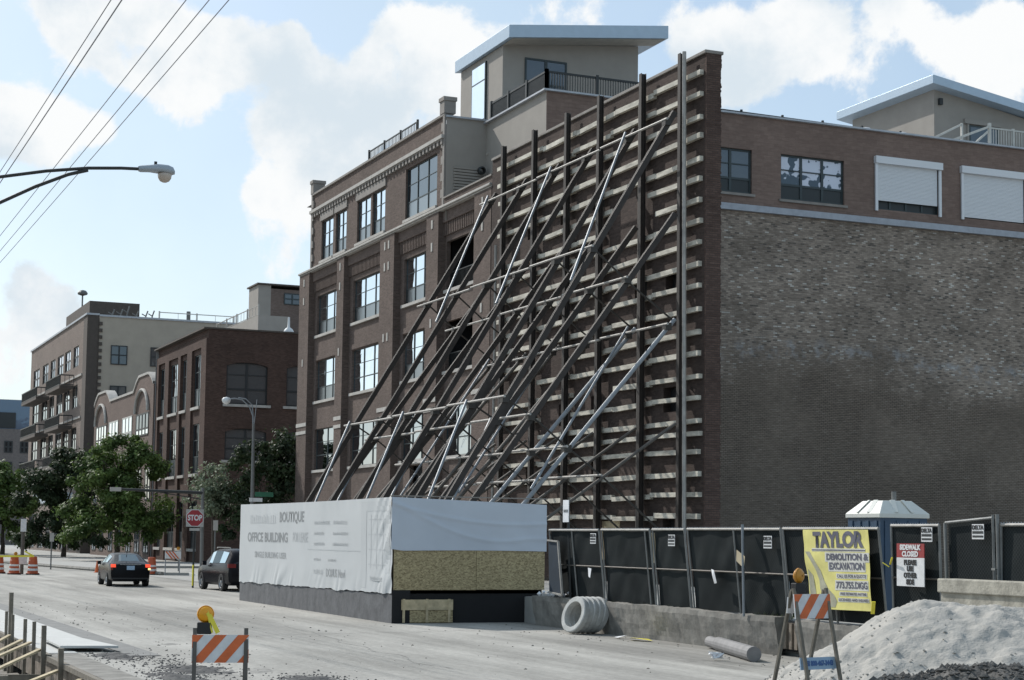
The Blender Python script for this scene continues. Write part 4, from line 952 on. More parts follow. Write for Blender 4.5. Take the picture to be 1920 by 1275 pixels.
# ================================================================== CONCRETE RETAINING WALL
rw = thing('retaining_wall', (19.4, 38, 0), 'low weathered grey concrete wall between the road and the screened fence', 'wall')
rnd = random.Random(9)
def chunkwall(y0, y1, h0, nm):
    m = MB(); n = int((y1-y0)/.12)+1; nz = 7; vs = []; fs = []
    for i in range(n+1):
        y = y0+(y1-y0)*i/n
        top = h0 + .035*fbm(y, 2, 1.1) + .02*fbm(y, 5, 4)
        if abs(y-33.0) < .5: top -= .05*(1-abs(y-33.0)/.5)
        prof = [(19.27-.02*k_, top*k_/nz) for k_ in range(nz+1)]
        for k_, (x, z) in enumerate(prof): vs.append((x + .035*noise.noise(Vector((y*1.7, z*2.5, 3)))+.012*noise.noise(Vector((y*7,z*7,1))) + (.03 if k_ == nz else 0), y, z))
        vs.append((19.6, y, top+.01))
    w_ = nz+2
    for i in range(n):
        for k_ in range(w_-1): a = i*w_+k_; fs.append((a, a+w_, a+w_+1, a+1))
    fs += [tuple(range(w_)), tuple(range(n*w_+w_-1, n*w_-1, -1))]
    m.add(vs, fs); return m.build(nm, 'concrete', rw)
chunkwall(30.9, 43.3, .79, 'wall_section'); chunkwall(27.9, 30.15, .75, 'wall_section')
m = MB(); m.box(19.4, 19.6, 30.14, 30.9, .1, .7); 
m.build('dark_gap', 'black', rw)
m = MB()
for y in (30.3, 30.5, 30.72): m.box(19.3, 19.39, y, y+.1, .15, .68)
m.build('drain_slats', 'form', rw)
m = MB(); rnd = random.Random(4)
for yc in (31.2, 31.5, 31.9, 37.4, 38.9, 35.6, 30.6):
    for k in range(26 if yc < 33 else 9):
        x = 19.35+rnd.uniform(-.08,.1); y = yc+rnd.gauss(0,.18); h = rnd.uniform(.05,.16); z = .77
        m.add([(x-.012,y-.02,z),(x+.012,y+.02,z),(x+rnd.uniform(-.08,.08),y+rnd.uniform(-.1,.1),z+h)], [(0,1,2)])
tag(m.build('weeds', 'weed'), kind='stuff', label='small green weeds growing along the top of the concrete wall', cat='weeds')

# stone ledge at the right
sl_ = thing('stone_ledge', (18.9, 21, .0), 'old stone ledge with a thick pale cap, behind the dust pile at the right', 'ledge')
m = MB(); m.box(18.75, 19.15, 14, 24.95, 1.50, 1.74); m.build('cap', 'ledge', sl_, bevel=.02)
m = MB(); m.box(18.8, 19.12, 14, 24.9, 0, 1.497); m.build('body', 'ledge', sl_)

# ================================================================== FENCE
LEAN = -.20
def fence(name, segs, label, ztop, zb, lean=LEAN, group='screened chain-link fence panels', X=19.42):
    t = thing(name, (X, segs[0][0], zb), label, 'fence panel', group)
    y1 = segs[0][0]; y0 = segs[-1][-1]
    H = ztop-zb
    m = MB(); vs = []; fs = []; n = 50; nz = 14
    for j in range(nz+1):
        for i in range(n+1):
            y = y1+(y0-y1)*i/n; v = j/nz
            vs.append((X+.03+lean*v+.03*noise.noise(Vector((y*1.9+v*2.5, v*1.5, 5))), y, zb+.05+(H-.07)*v))
    for j in range(nz):
        for i in range(n): a = j*(n+1)+i; fs.append((a, a+1, a+n+2, a+n+1))
    m.add(vs, fs); m.build('mesh_screen', MT['screenf'], t)
    ys = []
    for sg in segs:
        for y in sg:
            if y not in ys: ys.append(y)
    for y in ys:
        m = MB(); m.tube([(X, y, zb),(X+lean, y, ztop+.02)], .024, 8); m.build('post', 'fpost' , t)
    m = MB(); m.tube([(X+lean, y1, ztop),(X+lean, y0, ztop)], .028, 8); m.build('top_rail', 'palepipe', t)
    m = MB(); m.tube([(X+lean*.5, y1, zb+H*.5),(X+lean*.5, y0, zb+H*.5)], .02, 6); m.build('mid_rail', 'steel2', t)
    m = MB(); yy = y0
    rr = random.Random(int(y1*10))
    while yy < y1: m.tube([(X+lean-.01, yy, ztop-.02),(X+lean, yy+.03, ztop+.045)], .008, 4, False); yy += .075
    m.build('mesh_ties', 'galv', t)
    return t
f1 = fence('chain_link_fence', [(42.35, 40.95),(39.35,)], 'dark screened fence panel beside the white hoarding box', 2.57, .74)
f2 = fence('chain_link_fence', [(39.2, 36.85),(36.6,)], 'dark screened fence panel above the pale concrete rings', 2.58, .74)
f3 = fence('chain_link_fence', [(36.45, 34.9),], 'dark screened fence panel with a faded square sticker, before the leaning double post', 2.59, .74)
f4 = fence('chain_link_fence', [(34.75, 32.7),(30.8,)], 'dark screened fence panel carrying a curled white paper and a cardboard scrap', 2.60, .74)
f5 = fence('chain_link_fence', [(30.7, 29.0),(27.35,)], 'dark screened fence panel behind the large yellow banner', 2.61, .74)
f6 = fence('chain_link_fence', [(27.15, 25.7)], 'dark screened fence panel holding the red and white sidewalk closed sign', 2.67, .74, -.05)
f8 = fence('chain_link_fence', [(24.05, 19.0)], 'dark screened fence panel at the right edge, past the gate', 2.68, .74, 0)
gt = thing('fence_gate', (19.4, 25.5, .74), 'raised screened chain-link gate between the sidewalk closed sign and the right-hand panel', 'gate')
m = MB(); m.add([(19.45,25.5,1.5),(19.45,24.2,1.5),(19.42,24.2,2.78),(19.42,25.5,2.7)], [(0,1,2,3)]); m.build('mesh_screen', MT['screenf'], gt)
m = MB(); m.tube([(19.4,25.5,.8),(19.36,25.52,2.72)], .03, 8); m.tube([(19.36,25.5,2.72),(19.36,24.2,2.80)], .025, 8); m.tube([(19.4,24.2,.8),(19.36,24.2,2.85)], .022, 8); m.tube([(19.4,25.5,1.52),(19.4,24.2,1.56)], .015, 8); m.build('frame', 'fpost', gt)
m = MB(); m.tube([(19.4,24.08,.8),(19.36,24.08,2.86)], .03, 8); m.box(19.32,19.36,24.1,24.2,1.9,1.94); m.build('hinge_post', 'fpost', gt)
for (y, z, ft, nm) in ((39.55,2.36,f1,0),(35.4,2.34,f3,0),(31.2,2.33,f4,0),(25.95,2.505,f6,1),(24.5,2.56,gt,1)):
    m = MB(); xx = 19.16 if ft not in (f6, gt) else 19.28; hw = .16
    m.box(xx, xx+.008, y-hw, y+hw, z-.13, z+.13); q = m.build('maker_sign', 'wsheet', ft)
    text('lettering', 'DELTA', (xx-.004, y, z+.07), .10, 'blk', q, '-X', 1.0, .004)
    m = MB(); m.box(xx-.004, xx-.001, y-hw*.9, y+hw*.9, z-.035, z+.01); m.box(xx-.004, xx-.001, y-hw*.9, y+hw*.9, z-.10, z-.065); m.build('printed_line', 'frame', q)
m = MB(); m.tube([(19.35,41.25,.74),(19.3,41.3,2.55),(19.28,41.32,3.2)], .035, 8)
o = thing('small_street_sign', (19.35,41.25,.74), 'narrow white sign on a thin post, above the fence near the white box', 'sign'); m.build('post', 'darkpole', o)
m = MB(); m.box(19.22,19.235,41.15,41.5,2.78,3.36); m.build('sign_plate', 'paper', o); text('lettering', 'TOW ZONE', (19.215,41.32,3.07), .1, 'faintd', o, '-X', .5, .002)
def tagbox(name, mat, box, label, cat, group=None):
    m = MB(); m.box(*box); return tag(m.build(name, mat), label, cat, group)
m = MB(); m.add([(19.22,39.95,1.62),(19.22,39.75,1.60),(19.2,39.78,1.36),(19.24,39.96,1.40)], [(0,1,2,3)]); tag(m.build('paper_notice','paper'), 'small white paper pinned on the fence panel beside the white box', 'paper')
m = MB(); m.add([(19.20,33.62,1.72),(19.14,33.40,1.70),(19.18,33.34,1.42),(19.24,33.55,1.40),(19.16,33.5,1.56)], [(0,1,4),(1,2,4),(2,3,4),(3,0,4)]); tag(m.build('paper_notice','paper'), 'curled white paper pinned on the middle of the fence', 'paper')
m = MB(); m.add([(19.1,32.36,2.16),(19.08,31.98,2.02),(19.12,32.08,1.76),(19.14,32.44,1.92)], [(0,1,2,3)]); tag(m.build('cardboard_scrap','card'), 'tilted brown cardboard scrap hanging on a fence post', 'cardboard')
m = MB(); m.tube([(19.1,32.05,.75),(19.1,32.12,2.7)], .03, 8); tag(m.build('bare_pole','galv'), 'thin upright pole standing in front of the leaning fence, with the cardboard scrap on it', 'pole')
# dark blue panel leaning by the box
o = thing('leaning_panel', (19.25,42.6,.8), 'dark blue framed panel leaning on the fence just right of the white box', 'panel')
m = MB(); m.prism([(42.05,.95),(41.2,.9),(41.5,2.25),(42.15,2.29)], 0, 19.10, 19.13); m.build('panel','panelblue', o)
m = MB(); m.bar((19.08,41.18,.88),(19.08,41.48,2.27),.05,.05); m.bar((19.08,41.48,2.27),(19.08,42.15,2.3),.05,.04); m.bar((19.08,42.05,.93),(19.08,41.18,.88),.05,.04); m.build('frame','palepipe', o)
m = MB(); rnd = random.Random(8)
for i in range(14): clod(m, 19.3+rnd.uniform(-.1,.15), 42.3+rnd.uniform(-.9,.8), .84+rnd.uniform(0,.08), rnd.uniform(.04,.13), rnd)
tag(m.build('rubble','paper'), kind='stuff', label='crumpled pale debris lying on the wall beside the white box', cat='debris')

# yellow banner with printed words
bn = thing('banner', (19.1, 28.6, 1.0), 'large yellow demolition company banner tied on the fence', 'banner')
m = MB(); vs = []; fs = []; n = 40; nz = 36
def bpos(u, v):                                  # u 0..1 left to right (towards -y), v 0..1 up
    yl = 29.46+.30*v; yr = 27.38+.12*v; zb = 1.03+.03*u; y = yl+(yr-yl)*u; z = zb+(2.59-zb)*v
    x = 19.13-.04*v*0 + .018*noise.noise(Vector((u*5+v*3, v*4, 1)))+.012*math.sin(u*9+v*7); return Vector((x-.04, y, z))
for j in range(nz+1):
    for i in range(n+1): vs.append(bpos(i/n, j/nz))
for j in range(nz):
    for i in range(n): a = j*(n+1)+i; fs.append((a, a+1, a+n+2, a+n+1))
m.add(vs, fs); bo = m.build('cloth', 'banner', bn, smooth=True)
def on_banner(ob, lift=.006):
    o0 = origin(ob)
    for q in ob.data.vertices:
        y, z = q.co.y+o0.y, q.co.z+o0.z; v = (z-1.045)/1.545; yl = 29.46+.30*v; yr = 27.38+.12*v; u = (yl-y)/(yl-yr)
        q.co.x = bpos(u, v).x-lift-o0.x
MT['bprint'] = simple('banner_print', (.10,.10,.13), .7, var=.2); MT['bpale'] = simple('banner_white', (.56,.55,.50), .7); MT['bgrey'] = simple('banner_grey_print', (.34,.33,.24), .7, var=.25, scale=6)
def bgrid(name, mat, u0, u1, v0, v1, lift):
    m = MB(); n = max(2, int(abs(u1-u0)*40)); k_ = max(1, int(abs(v1-v0)*30))
    m.add([tuple(bpos(u0+(u1-u0)*i/n, v0+(v1-v0)*j/k_)) for j in range(k_+1) for i in range(n+1)], [(j*(n+1)+i, j*(n+1)+i+1, (j+1)*(n+1)+i+1, (j+1)*(n+1)+i) for j in range(k_) for i in range(n)])
    o = m.build(name, mat, bo)
    for q in o.data.vertices: q.co.x -= lift
bgrid('printed_line', 'bpale', .12, .94, .725, .765, .004); bgrid('printed_line', 'bprint', .12, .94, .735, .75, .007)
for nm_, u0, u1, v, sz, bd in (('TAYLOR',.13,.92,.865,.40,.022),('DEMOLITION &',.33,.985,.655,.165,.008),('EXCAVATION',.37,.93,.54,.18,.008),('CALL US FOR A QUOTE',.48,.95,.42,.085,.002),('773.755.DIGG',.46,.97,.305,.175,.006),('FREE ESTIMATES ANYTIME',.52,.94,.20,.07,.002),('LICENSED AND INSURED',.50,.96,.125,.07,.002)):
    if nm_ != 'TAYLOR': bgrid('print_backing', 'bpale', u0-.015, u1+.01, v-sz*.36, v+sz*.36, .004)
    P_ = bpos((u0+u1)/2, v); ob = text('lettering', nm_, P_, sz, 'bprint', bo, (Vector((0,-1,.012)), Vector((0,.085,1)), Vector((-1,0,0))), 1.0, bd, 0)
    wn = max(q.co.y for q in ob.data.vertices)-min(q.co.y for q in ob.data.vertices); wt = (bpos(u0, v)-bpos(u1, v)).y; cy_ = P_.y-origin(bo).y
    for q in ob.data.vertices: q.co.y = cy_+(q.co.y-cy_)*wt/wn
    on_banner(ob, .009)
arm = [(.05,.72,.035),(.13,.60,.03),(.20,.48,.035),(.24,.36,.04),(.27,.26,.07),(.33,.18,.10),(.36,.10,.11),(.35,.03,.08)]
m = MB(); m.add([tuple(bpos(u-w_, v)+Vector((-.005,0,0))) for u, v, w_ in arm]+[tuple(bpos(u+w_, v)+Vector((-.005,0,0))) for u, v, w_ in arm], [(i, i+1, len(arm)+i+1, len(arm)+i) for i in range(len(arm)-1)]); m.build('printed_digger_arm', 'bgrey', bo)
m = MB(); m.add([tuple(bpos(u, v)+Vector((-.004,0,0))) for u, v in ((.03,.5),(.10,.42),(.12,.2),(.08,.03),(.02,.03))], [(0,1,2,3,4)]); m.build('printed_digger_arm', 'bgrey', bo)
# sidewalk closed sign
sc_ = thing('sidewalk_closed_sign', (19.2,26.33,1.5), 'red and white sidewalk closed sign wired to the fence', 'sign')
m = MB(); m.box(19.2,19.215,25.92,26.75,1.56,2.08); m.build('white_plate','wsheet',sc_)
m = MB(); m.box(19.2,19.215,25.92,26.75,2.083,2.34); rp_ = m.build('red_plate','red',sc_)
text('lettering','SIDEWALK',(19.195,26.335,2.265),.13,'wsheet',rp_,'-X',.98,.006); text('lettering','CLOSED',(19.195,26.335,2.145),.13,'wsheet',rp_,'-X',1.0,.006)
for s_, z in (('PLEASE',1.99),('USE',1.875),('OTHER',1.755),('SIDE',1.635)): text('lettering',s_,(19.195,26.335,z),.125,'blk',sc_,'-X',.95,.007)
m = MB(); m.bar((19.2,26.95,1.95),(19.1,26.75,2.08),.03,.015); m.bar((19.2,26.98,1.9),(19.12,27.08,1.98),.03,.015); tag(m.build('caution_tape','yellow'), 'knot of yellow tape tied on the fence post between banner and sidewalk sign', 'tape')
m = MB(); m.bar((19.05,27.3,1.02),(19.0,27.2,1.25),.07,.02); tag(m.build('caution_tape','yellow'), 'scrap of yellow tape at the lower corner of the banner', 'tape')

# portable toilet
pt = thing('portable_toilet', (22.0,30.2,.72), 'blue portable toilet with a ribbed white roof, behind the fence', 'portable toilet', rz=0)
cx, cy, a_ = 21.55, 30.35, .58
m = MB(); m.box(cx-a_, cx+a_, cy-a_, cy+a_, .74, 2.88)
for k in range(4): m.box(cx-a_-.02, cx-a_-.003, cy-a_+.1+k*.29, cy-a_+.2+k*.29, .8, 2.8); m.box(cx-a_+.1+k*.29, cx-a_+.2+k*.29, cy-a_-.02, cy-a_-.003, .8, 2.8)
m.build('body','blue',pt)
m = MB(); e = a_+.04; t_ = .36; z0, z1, z2 = 2.86, 2.95, 3.22
vs = [(cx-e,cy-e,z0),(cx+e,cy-e,z0),(cx+e,cy+e,z0),(cx-e,cy+e,z0),(cx-e,cy-e,z1),(cx+e,cy-e,z1),(cx+e,cy+e,z1),(cx-e,cy+e,z1),(cx-t_,cy-t_,z2),(cx+t_,cy-t_,z2),(cx+t_,cy+t_,z2),(cx-t_,cy+t_,z2)]
m.add(vs, [(0,1,5,4),(1,2,6,5),(2,3,7,6),(3,0,4,7),(4,5,9,8),(5,6,10,9),(6,7,11,10),(7,4,8,11),(8,9,10,11),(3,2,1,0)])
for k in range(2):
    f_ = -.35+k*.7
    m.bar((cx-e+.01, cy+e*f_, z1+.02),(cx-t_, cy+t_*f_, z2+.015), .12,.02); m.bar((cx+e*f_, cy-e+.01, z1+.02),(cx+t_*f_, cy-t_, z2+.015), .12,.02)
m.build('roof','toiletw',pt, bevel=.02)
m = MB(); m.tube([(cx+.1,cy-.1,3.2),(cx+.1,cy-.1,3.42)], .05, 10); m.build('vent','pole',pt)

# ================================================================== RINGS, PIPE, LITTER
ax = Vector((-.93,-.19,.30)).normalized()
for k in range(5):
    c_ = Vector((18.42,38.98,.47)) - ax*(.165*k) + Vector((.0,.012*((k*3) % 4),.047*k))
    R0, r0, h = .46, .325, .08
    m = MB(); m.lathe([(r0,-h),(R0-.02,-h),(R0,-h+.02),(R0,h-.02),(R0-.02,h),(r0,h),(r0,-h)], c_, ax, 36)
    nm = ['front ring of the leaning row of pale concrete rings','second ring from the front of the leaning concrete rings','middle ring of the five leaning concrete rings','fourth of the leaning concrete rings, next to the rearmost','rearmost of the leaning concrete rings, against the wall'][k]
    tag(m.build('concrete_ring','ring', bevel=.008), nm, 'concrete ring', 'concrete rings leaning on the low wall')
m = MB(); m.tube([(19.05,33.4,.14),(18.75,32.5,.14)], .125, 16); m.tube([(18.75,32.5,.15),(17.75,29.4,.15)], .15, 16); tag(m.build('drain_pipe','pipeconc', smooth=False), 'grey drain pipe lying on the ground along the low wall', 'pipe')
m = MB(); rnd = random.Random(2); vs = []
for i in range(26):
    t = rnd.uniform(0, 6.28); r = rnd.uniform(.02,.18); vs.append((17.2+r*math.cos(t), 29.9+r*math.sin(t)*1.1, .03+rnd.uniform(0,.16)))
m.add(vs, [(i, (i*7+3) % 26, (i*5+11) % 26) for i in range(26) if len({i, (i*7+3) % 26, (i*5+11) % 26}) == 3]); tag(m.build('plastic_bag','paper'), 'crumpled white plastic bag on the ground near the pipe', 'litter')
m = MB(); m.add([(18.7,36.6,.03),(18.9,36.0,.05),(18.8,35.6,.03),(18.5,36.1,.08)], [(0,1,3),(1,2,3)]); tag(m.build('yellow_scrap','yellow'), 'yellow and white scrap of litter on the road right of the rings', 'litter')
m = MB(); m.add([(18.6,37.2,.03),(18.8,36.9,.09),(18.5,36.8,.04)], [(0,1,2)]); tag(m.build('paper_scrap','paper'), 'white scrap of paper on the road right of the rings', 'litter')

# ================================================================== DUST PILE AND RUBBLE
def pile(x, y):
    d = Vector((x, y)) ; c0 = Vector((15.95, 21.25)); ax_ = Vector((.8,-.6)); pr_ = Vector((.6,.8))
    e = d-c0; u = e.dot(ax_); v = e.dot(pr_)
    uu = -u/2.9 if u < 0 else u/7.5; vv = abs(v)/(2.5 if v > 0 else 3.6)
    r = math.sqrt(uu*uu+vv*vv); h = 1.72*max(0, 1-r)**.95
    h = h*(1-.12*math.exp(-((r)/.12)**2))
    h += (.10*fbm(x, y, 1.6)+.03*fbm(x, y, 5, 3.0)+.012*fbm(x,y,15,1.0,2))*min(1, h*2.2)
    terr = .05*max(0, math.sin(h*9+2*fbm(x,y,.8)))*min(1,h)*(.3 if v < 0 else .1)
    return max(h+terr, 0) - .03
o = hf('dust_pile', 'sand', 11.6, 20.5, 15.0, 26.0, 230, 260, lambda x, y: pile(x, y) + (-.5*max(0, x-18.3)), kind=None)
o = tag(o, 'large heap of pale stone dust beside the road, in front of the stone ledge', 'dust pile')
if 'kind' in o: del o['kind']
def rub(x, y):
    d = y - (18.6 - .39*(x-12))
    ridge = math.exp(-(d/1.05)**2) if d > 0 else math.exp(-(d/2.6)**2)
    hh = .36+.46*min(1, max(0, (x-11.6)/2.2)); edge = min(1, max(0, (x-10.2)/1.8))
    return (hh*ridge+.10*fbm(x, y, 2.0)*ridge+.02*fbm(x, y, 8, 2.0)*ridge)*edge - .02
hf('rubble_mound', 'rubble', 9.8, 19.0, 11.0, 20.8, 240, 240, rub)
m = MB(); rnd = random.Random(12)
for i in range(4200):
    x = rnd.uniform(11.8, 17.0); y = 18.6-.39*(x-12)+rnd.gauss(0,.65); clod(m, x, y, rub(x, y)+.01, rnd.choice((.012,.015,.02,.02,.03,.03,.045,.07))*rnd.uniform(.8,1.3), rnd)
tag(m.build('rubble', 'rubble'), kind='stuff', label='broken dark soil and stones heaped in the bottom right corner', cat='rubble')
m = MB()
for i in range(260):
    t = rnd.uniform(0,6.28); x = 14.6+rnd.gauss(0,1.3); y = 22.6+rnd.gauss(0,1.2); clod(m, x, y, max(pile(x,y),0)+.01, rnd.choice((.012,.02,.03)), rnd)
tag(m.build('gravel', 'sand'), kind='stuff', label='pale lumps scattered round the foot of the dust pile', cat='gravel')

m = MB(); rnd = random.Random(91)
for i in range(1500):
    a = rnd.uniform(2.2, 4.6); x = 15.95+math.cos(a)*rnd.gauss(2.9,.45); y = 21.25+math.sin(a)*rnd.gauss(2.9,.5)
    if y > 17: clod(m, x, y, max(pile(x, y), 0)+.006, rnd.choice((.01,.014,.018,.03)), rnd)
tag(m.build('loose_stones', 'sand'), kind='stuff', label='small loose stones round the left foot of the dust pile', cat='gravel')
# ================================================================== BARRICADES
def stripes(m1, m2, P, U, V, W, H, n, sl):
    """alternating slanted stripes on a board W x H centred at P"""
    def clipq(a, b):          # parallelogram leaning right, clipped to board, sampled
        poly = [(a, -H/2), (b, -H/2), (b+sl, H/2), (a+sl, H/2)]
        for side in (0, 1):
            out_ = []
            for i in range(len(poly)):
                p, q = poly[i], poly[(i+1) % len(poly)]; lim = -W/2 if side == 0 else W/2
                ins = (lambda t: t[0] >= lim) if side == 0 else (lambda t: t[0] <= lim)
                if ins(p): out_.append(p)
                if ins(p) != ins(q): t = (lim-p[0])/(q[0]-p[0]); out_.append((lim, p[1]+(q[1]-p[1])*t))
            poly = out_
            if not poly: return None
        return poly
    st = (W+sl)/n; x = -W/2-sl
    for i in range(n):
        po = clipq(x+i*st, x+(i+1)*st)
        if po and len(po) > 2:
            mm = m1 if i % 2 == 0 else m2; mm.add([P+U*a+V*b for a, b in po], [tuple(range(len(po)))])
def barricade(pos, rz, label, hz, amber, panel_h=.305, leg='steel2', lower=None, W=.62, n=7, first=0):
    t = thing('barricade', pos, label, 'barricade', 'striped construction barricades', rz=rz)
    # built round its own base, board facing -y
    WL[t.name] = Vector((0,0,0))
    m = MB(); yf = -.06
    for sx in (-1, 1):
        m.bar((sx*(W/2-.03), -.33, 0),(sx*(W/2-.03), -.03, hz+.07), .045,.03,(0,1,0)); m.bar((sx*(W/2-.03), .36, 0),(sx*(W/2-.03), .0, hz+.05), .045,.03,(0,1,0))
    m.build('leg', leg, t)
    m = MB(); V = Vector((0,.11,1)).normalized(); P0 = Vector((0,-.075,hz-panel_h/2)); m.bar(P0-Vector((W/2,0,0)), P0+Vector((W/2,0,0)), .018, panel_h, V); b = m.build('striped_board', 'wsheet', t)
    m1, m2 = MB(), MB(); stripes(m1, m2, P0+Vector((0,-.0125,0)), Vector((1,0,0)), V, W, panel_h, n, panel_h*.85); m1.build('orange_stripes', 'orange', b)
    m = MB(); m.bar((-W/2, .05, hz-.14),(W/2, .05, hz-.14), .015, .2, (0,-.1,1)); m.build('rear_board', 'wsheet', t)
    if lower:
        m = MB(); Pl = Vector((0,-.175,hz-.85)); m.bar(Pl-Vector((W/2,0,0)), Pl+Vector((W/2,0,0)), .015, .15, V); lb = m.build('lower_board', 'plate' , t)
        text('lettering', lower, Pl+Vector((0,-.012,0)), .085, 'tealtxt', lb, (Vector((1,0,0)), V, Vector((0,-1,0))), .8, .004, .002)
    lx = -W/2+.13
    m = MB(); m.box(lx-.08, lx+.08, -.06, .04, hz+.005, hz+.135); q = m.build('light_battery', 'blk', t, bevel=.01)
    m = MB(); zc = hz+.225; m.lathe([(.01,-.05),(.035,-.052),(.05,-.046),(.065,-.044),(.08,-.03),(.088,0),(.08,.03),(.065,.044),(.05,.046),(.035,.052),(.01,.05)], (lx+.01,-.01,zc), (.25,-1,0), 24); m.build('amber_light', amber, t, smooth=True)
    m = MB(); m.lathe([(.088,-.012),(.096,-.01),(.096,.01),(.088,.012)], (lx+.01,-.01,zc), (.25,-1,0), 24); m.build('light_rim', amber, q)
    return t
MT['tealtxt'] = simple('blue_print', (.05,.12,.30), .5)
b1 = barricade((4.66,19.07,.02), R(-13), 'orange and white striped barricade with a bright amber light, in the near left foreground', 1.22, 'amber')
m = MB(); m.bar((-.14,-.03,1.42),(-.09,-.04,1.24),.05,.012); m.bar((-.13,-.055,1.44),(-.03,-.06,1.24),.012,.05,(1,0,0)); m.bar((-.16,-.05,1.48),(-.13,-.055,1.42),.012,.035,(1,0,0)); q = m.build('yellow_strap','yellow',b1)
b2 = barricade((11.98,18.55,.42), R(12), 'orange and white striped barricade with a blue lower board, before the dust pile', 1.28, 'amberdull', lower='ZSI 800-467-3443', n=6, leg='oldwood')

# ================================================================== LEFT KERB FORMWORK
m = MB(); m.bar((4.97,19,-.28),(4.97,45,-.22),.04,.55,(0,0,1)); o = tag(m.build('formwork_board','form'), 'long weathered board forming the side of the trench at the left', 'formwork board')
m = MB(); m.bar((4.90,24,-.02),(4.90,33.3,.0),.09,.09); m.bar((4.92,33.4,.02),(4.92,44,.05),.09,.09); tag(m.build('formwork_rail','oldwood'), 'thin timber rail nailed along the top of the trench board', 'formwork rail')
st = [(38.4,1.05,.07,'tallest dark stake at the trench edge, in the far left'),(39.1,.62,.05,'stake at the trench edge by the left frame, left of the tallest one'),(38.0,.60,.05,'stake just right of the tallest one at the trench edge'),
      (36.1,.60,.055,'stake in the middle of the row at the trench edge, left of a close pair'),(34.8,.61,.055,'left stake of the close pair at the trench edge'),(33.5,.60,.07,'thick stake at the end of the tall row at the trench edge'),
      (31.4,.31,.075,'short dark stake by the end of the trench, nearest the pale slab'),(28.6,-.02,.06,'low stake at the bottom left near the barricade')]
for i, (y, z, w_, lb) in enumerate(st):
    m = MB(); m.bar((4.83,y,-.75),(4.82,y+random.uniform(-.03,.03),z),w_*1.2,w_*1.2,(0,1,0)); tag(m.build('wooden_stake','oldwood'), lb, 'stake', 'stakes along the trench edge')
br = [(38.1,.16,3.3,36.6,'wooden brace running down from the tall stake into the trench'),(36.2,.17,3.0,34.5,'wooden brace from the middle stake into the trench'),(34.95,.20,2.6,32.8,'bright long wooden brace from the paired stake into the trench'),
      (33.6,.15,2.7,31.2,'wooden brace from the thick stake into the trench'),(31.4,-.08,3.0,29.4,'pale wooden brace from the short dark stake into the trench'),(29.0,-.05,3.6,27.8,'short wooden brace at the bottom left edge of the picture'),(27.6,-.05,4.0,26.9,'shortest wooden brace, nearest the barricade')]
for y, z, x2, y2, lb in br:
    m = MB(); m.bar((4.78,y,z),(x2,y2,-.5),.085,.04); tag(m.build('wooden_brace','wood'), lb, 'brace', 'diagonal braces in the trench')
m = MB(); m.bar((3.2,33.4,-.35),(4.75,33.2,-.35),.05,.14); tag(m.build('trench_crossboard','oldwood'), 'short dark board lying across the trench behind the braces', 'board')
m = MB(); m.bar((3.6,29.3,-.7),(3.6,29.3,.02),.14,.14,(0,1,0)); tag(m.build('wooden_post','oldwood'), 'stout short post standing in the trench at the lower left', 'post')
# light slab edge with dark gap
m = MB(); m.prism([(5.36,35.0),(6.46,34.8),(6.17,37.8),(5.42,37.9)], 2, .075, .125); tag(m.build('concrete_slab','newconc', bevel=.008), 'bright pale concrete slab end beside the trench, with a dark shadow gap', 'slab')
m = MB(); m.prism([(3.4+2.2,17.5),(5.75,17.5),(7.3,24.2),(7.15,24.3)], 2, .01, .10); tag(m.build('timber_plank','wood'), 'long pale plank on the ground behind the near left barricade', 'plank')

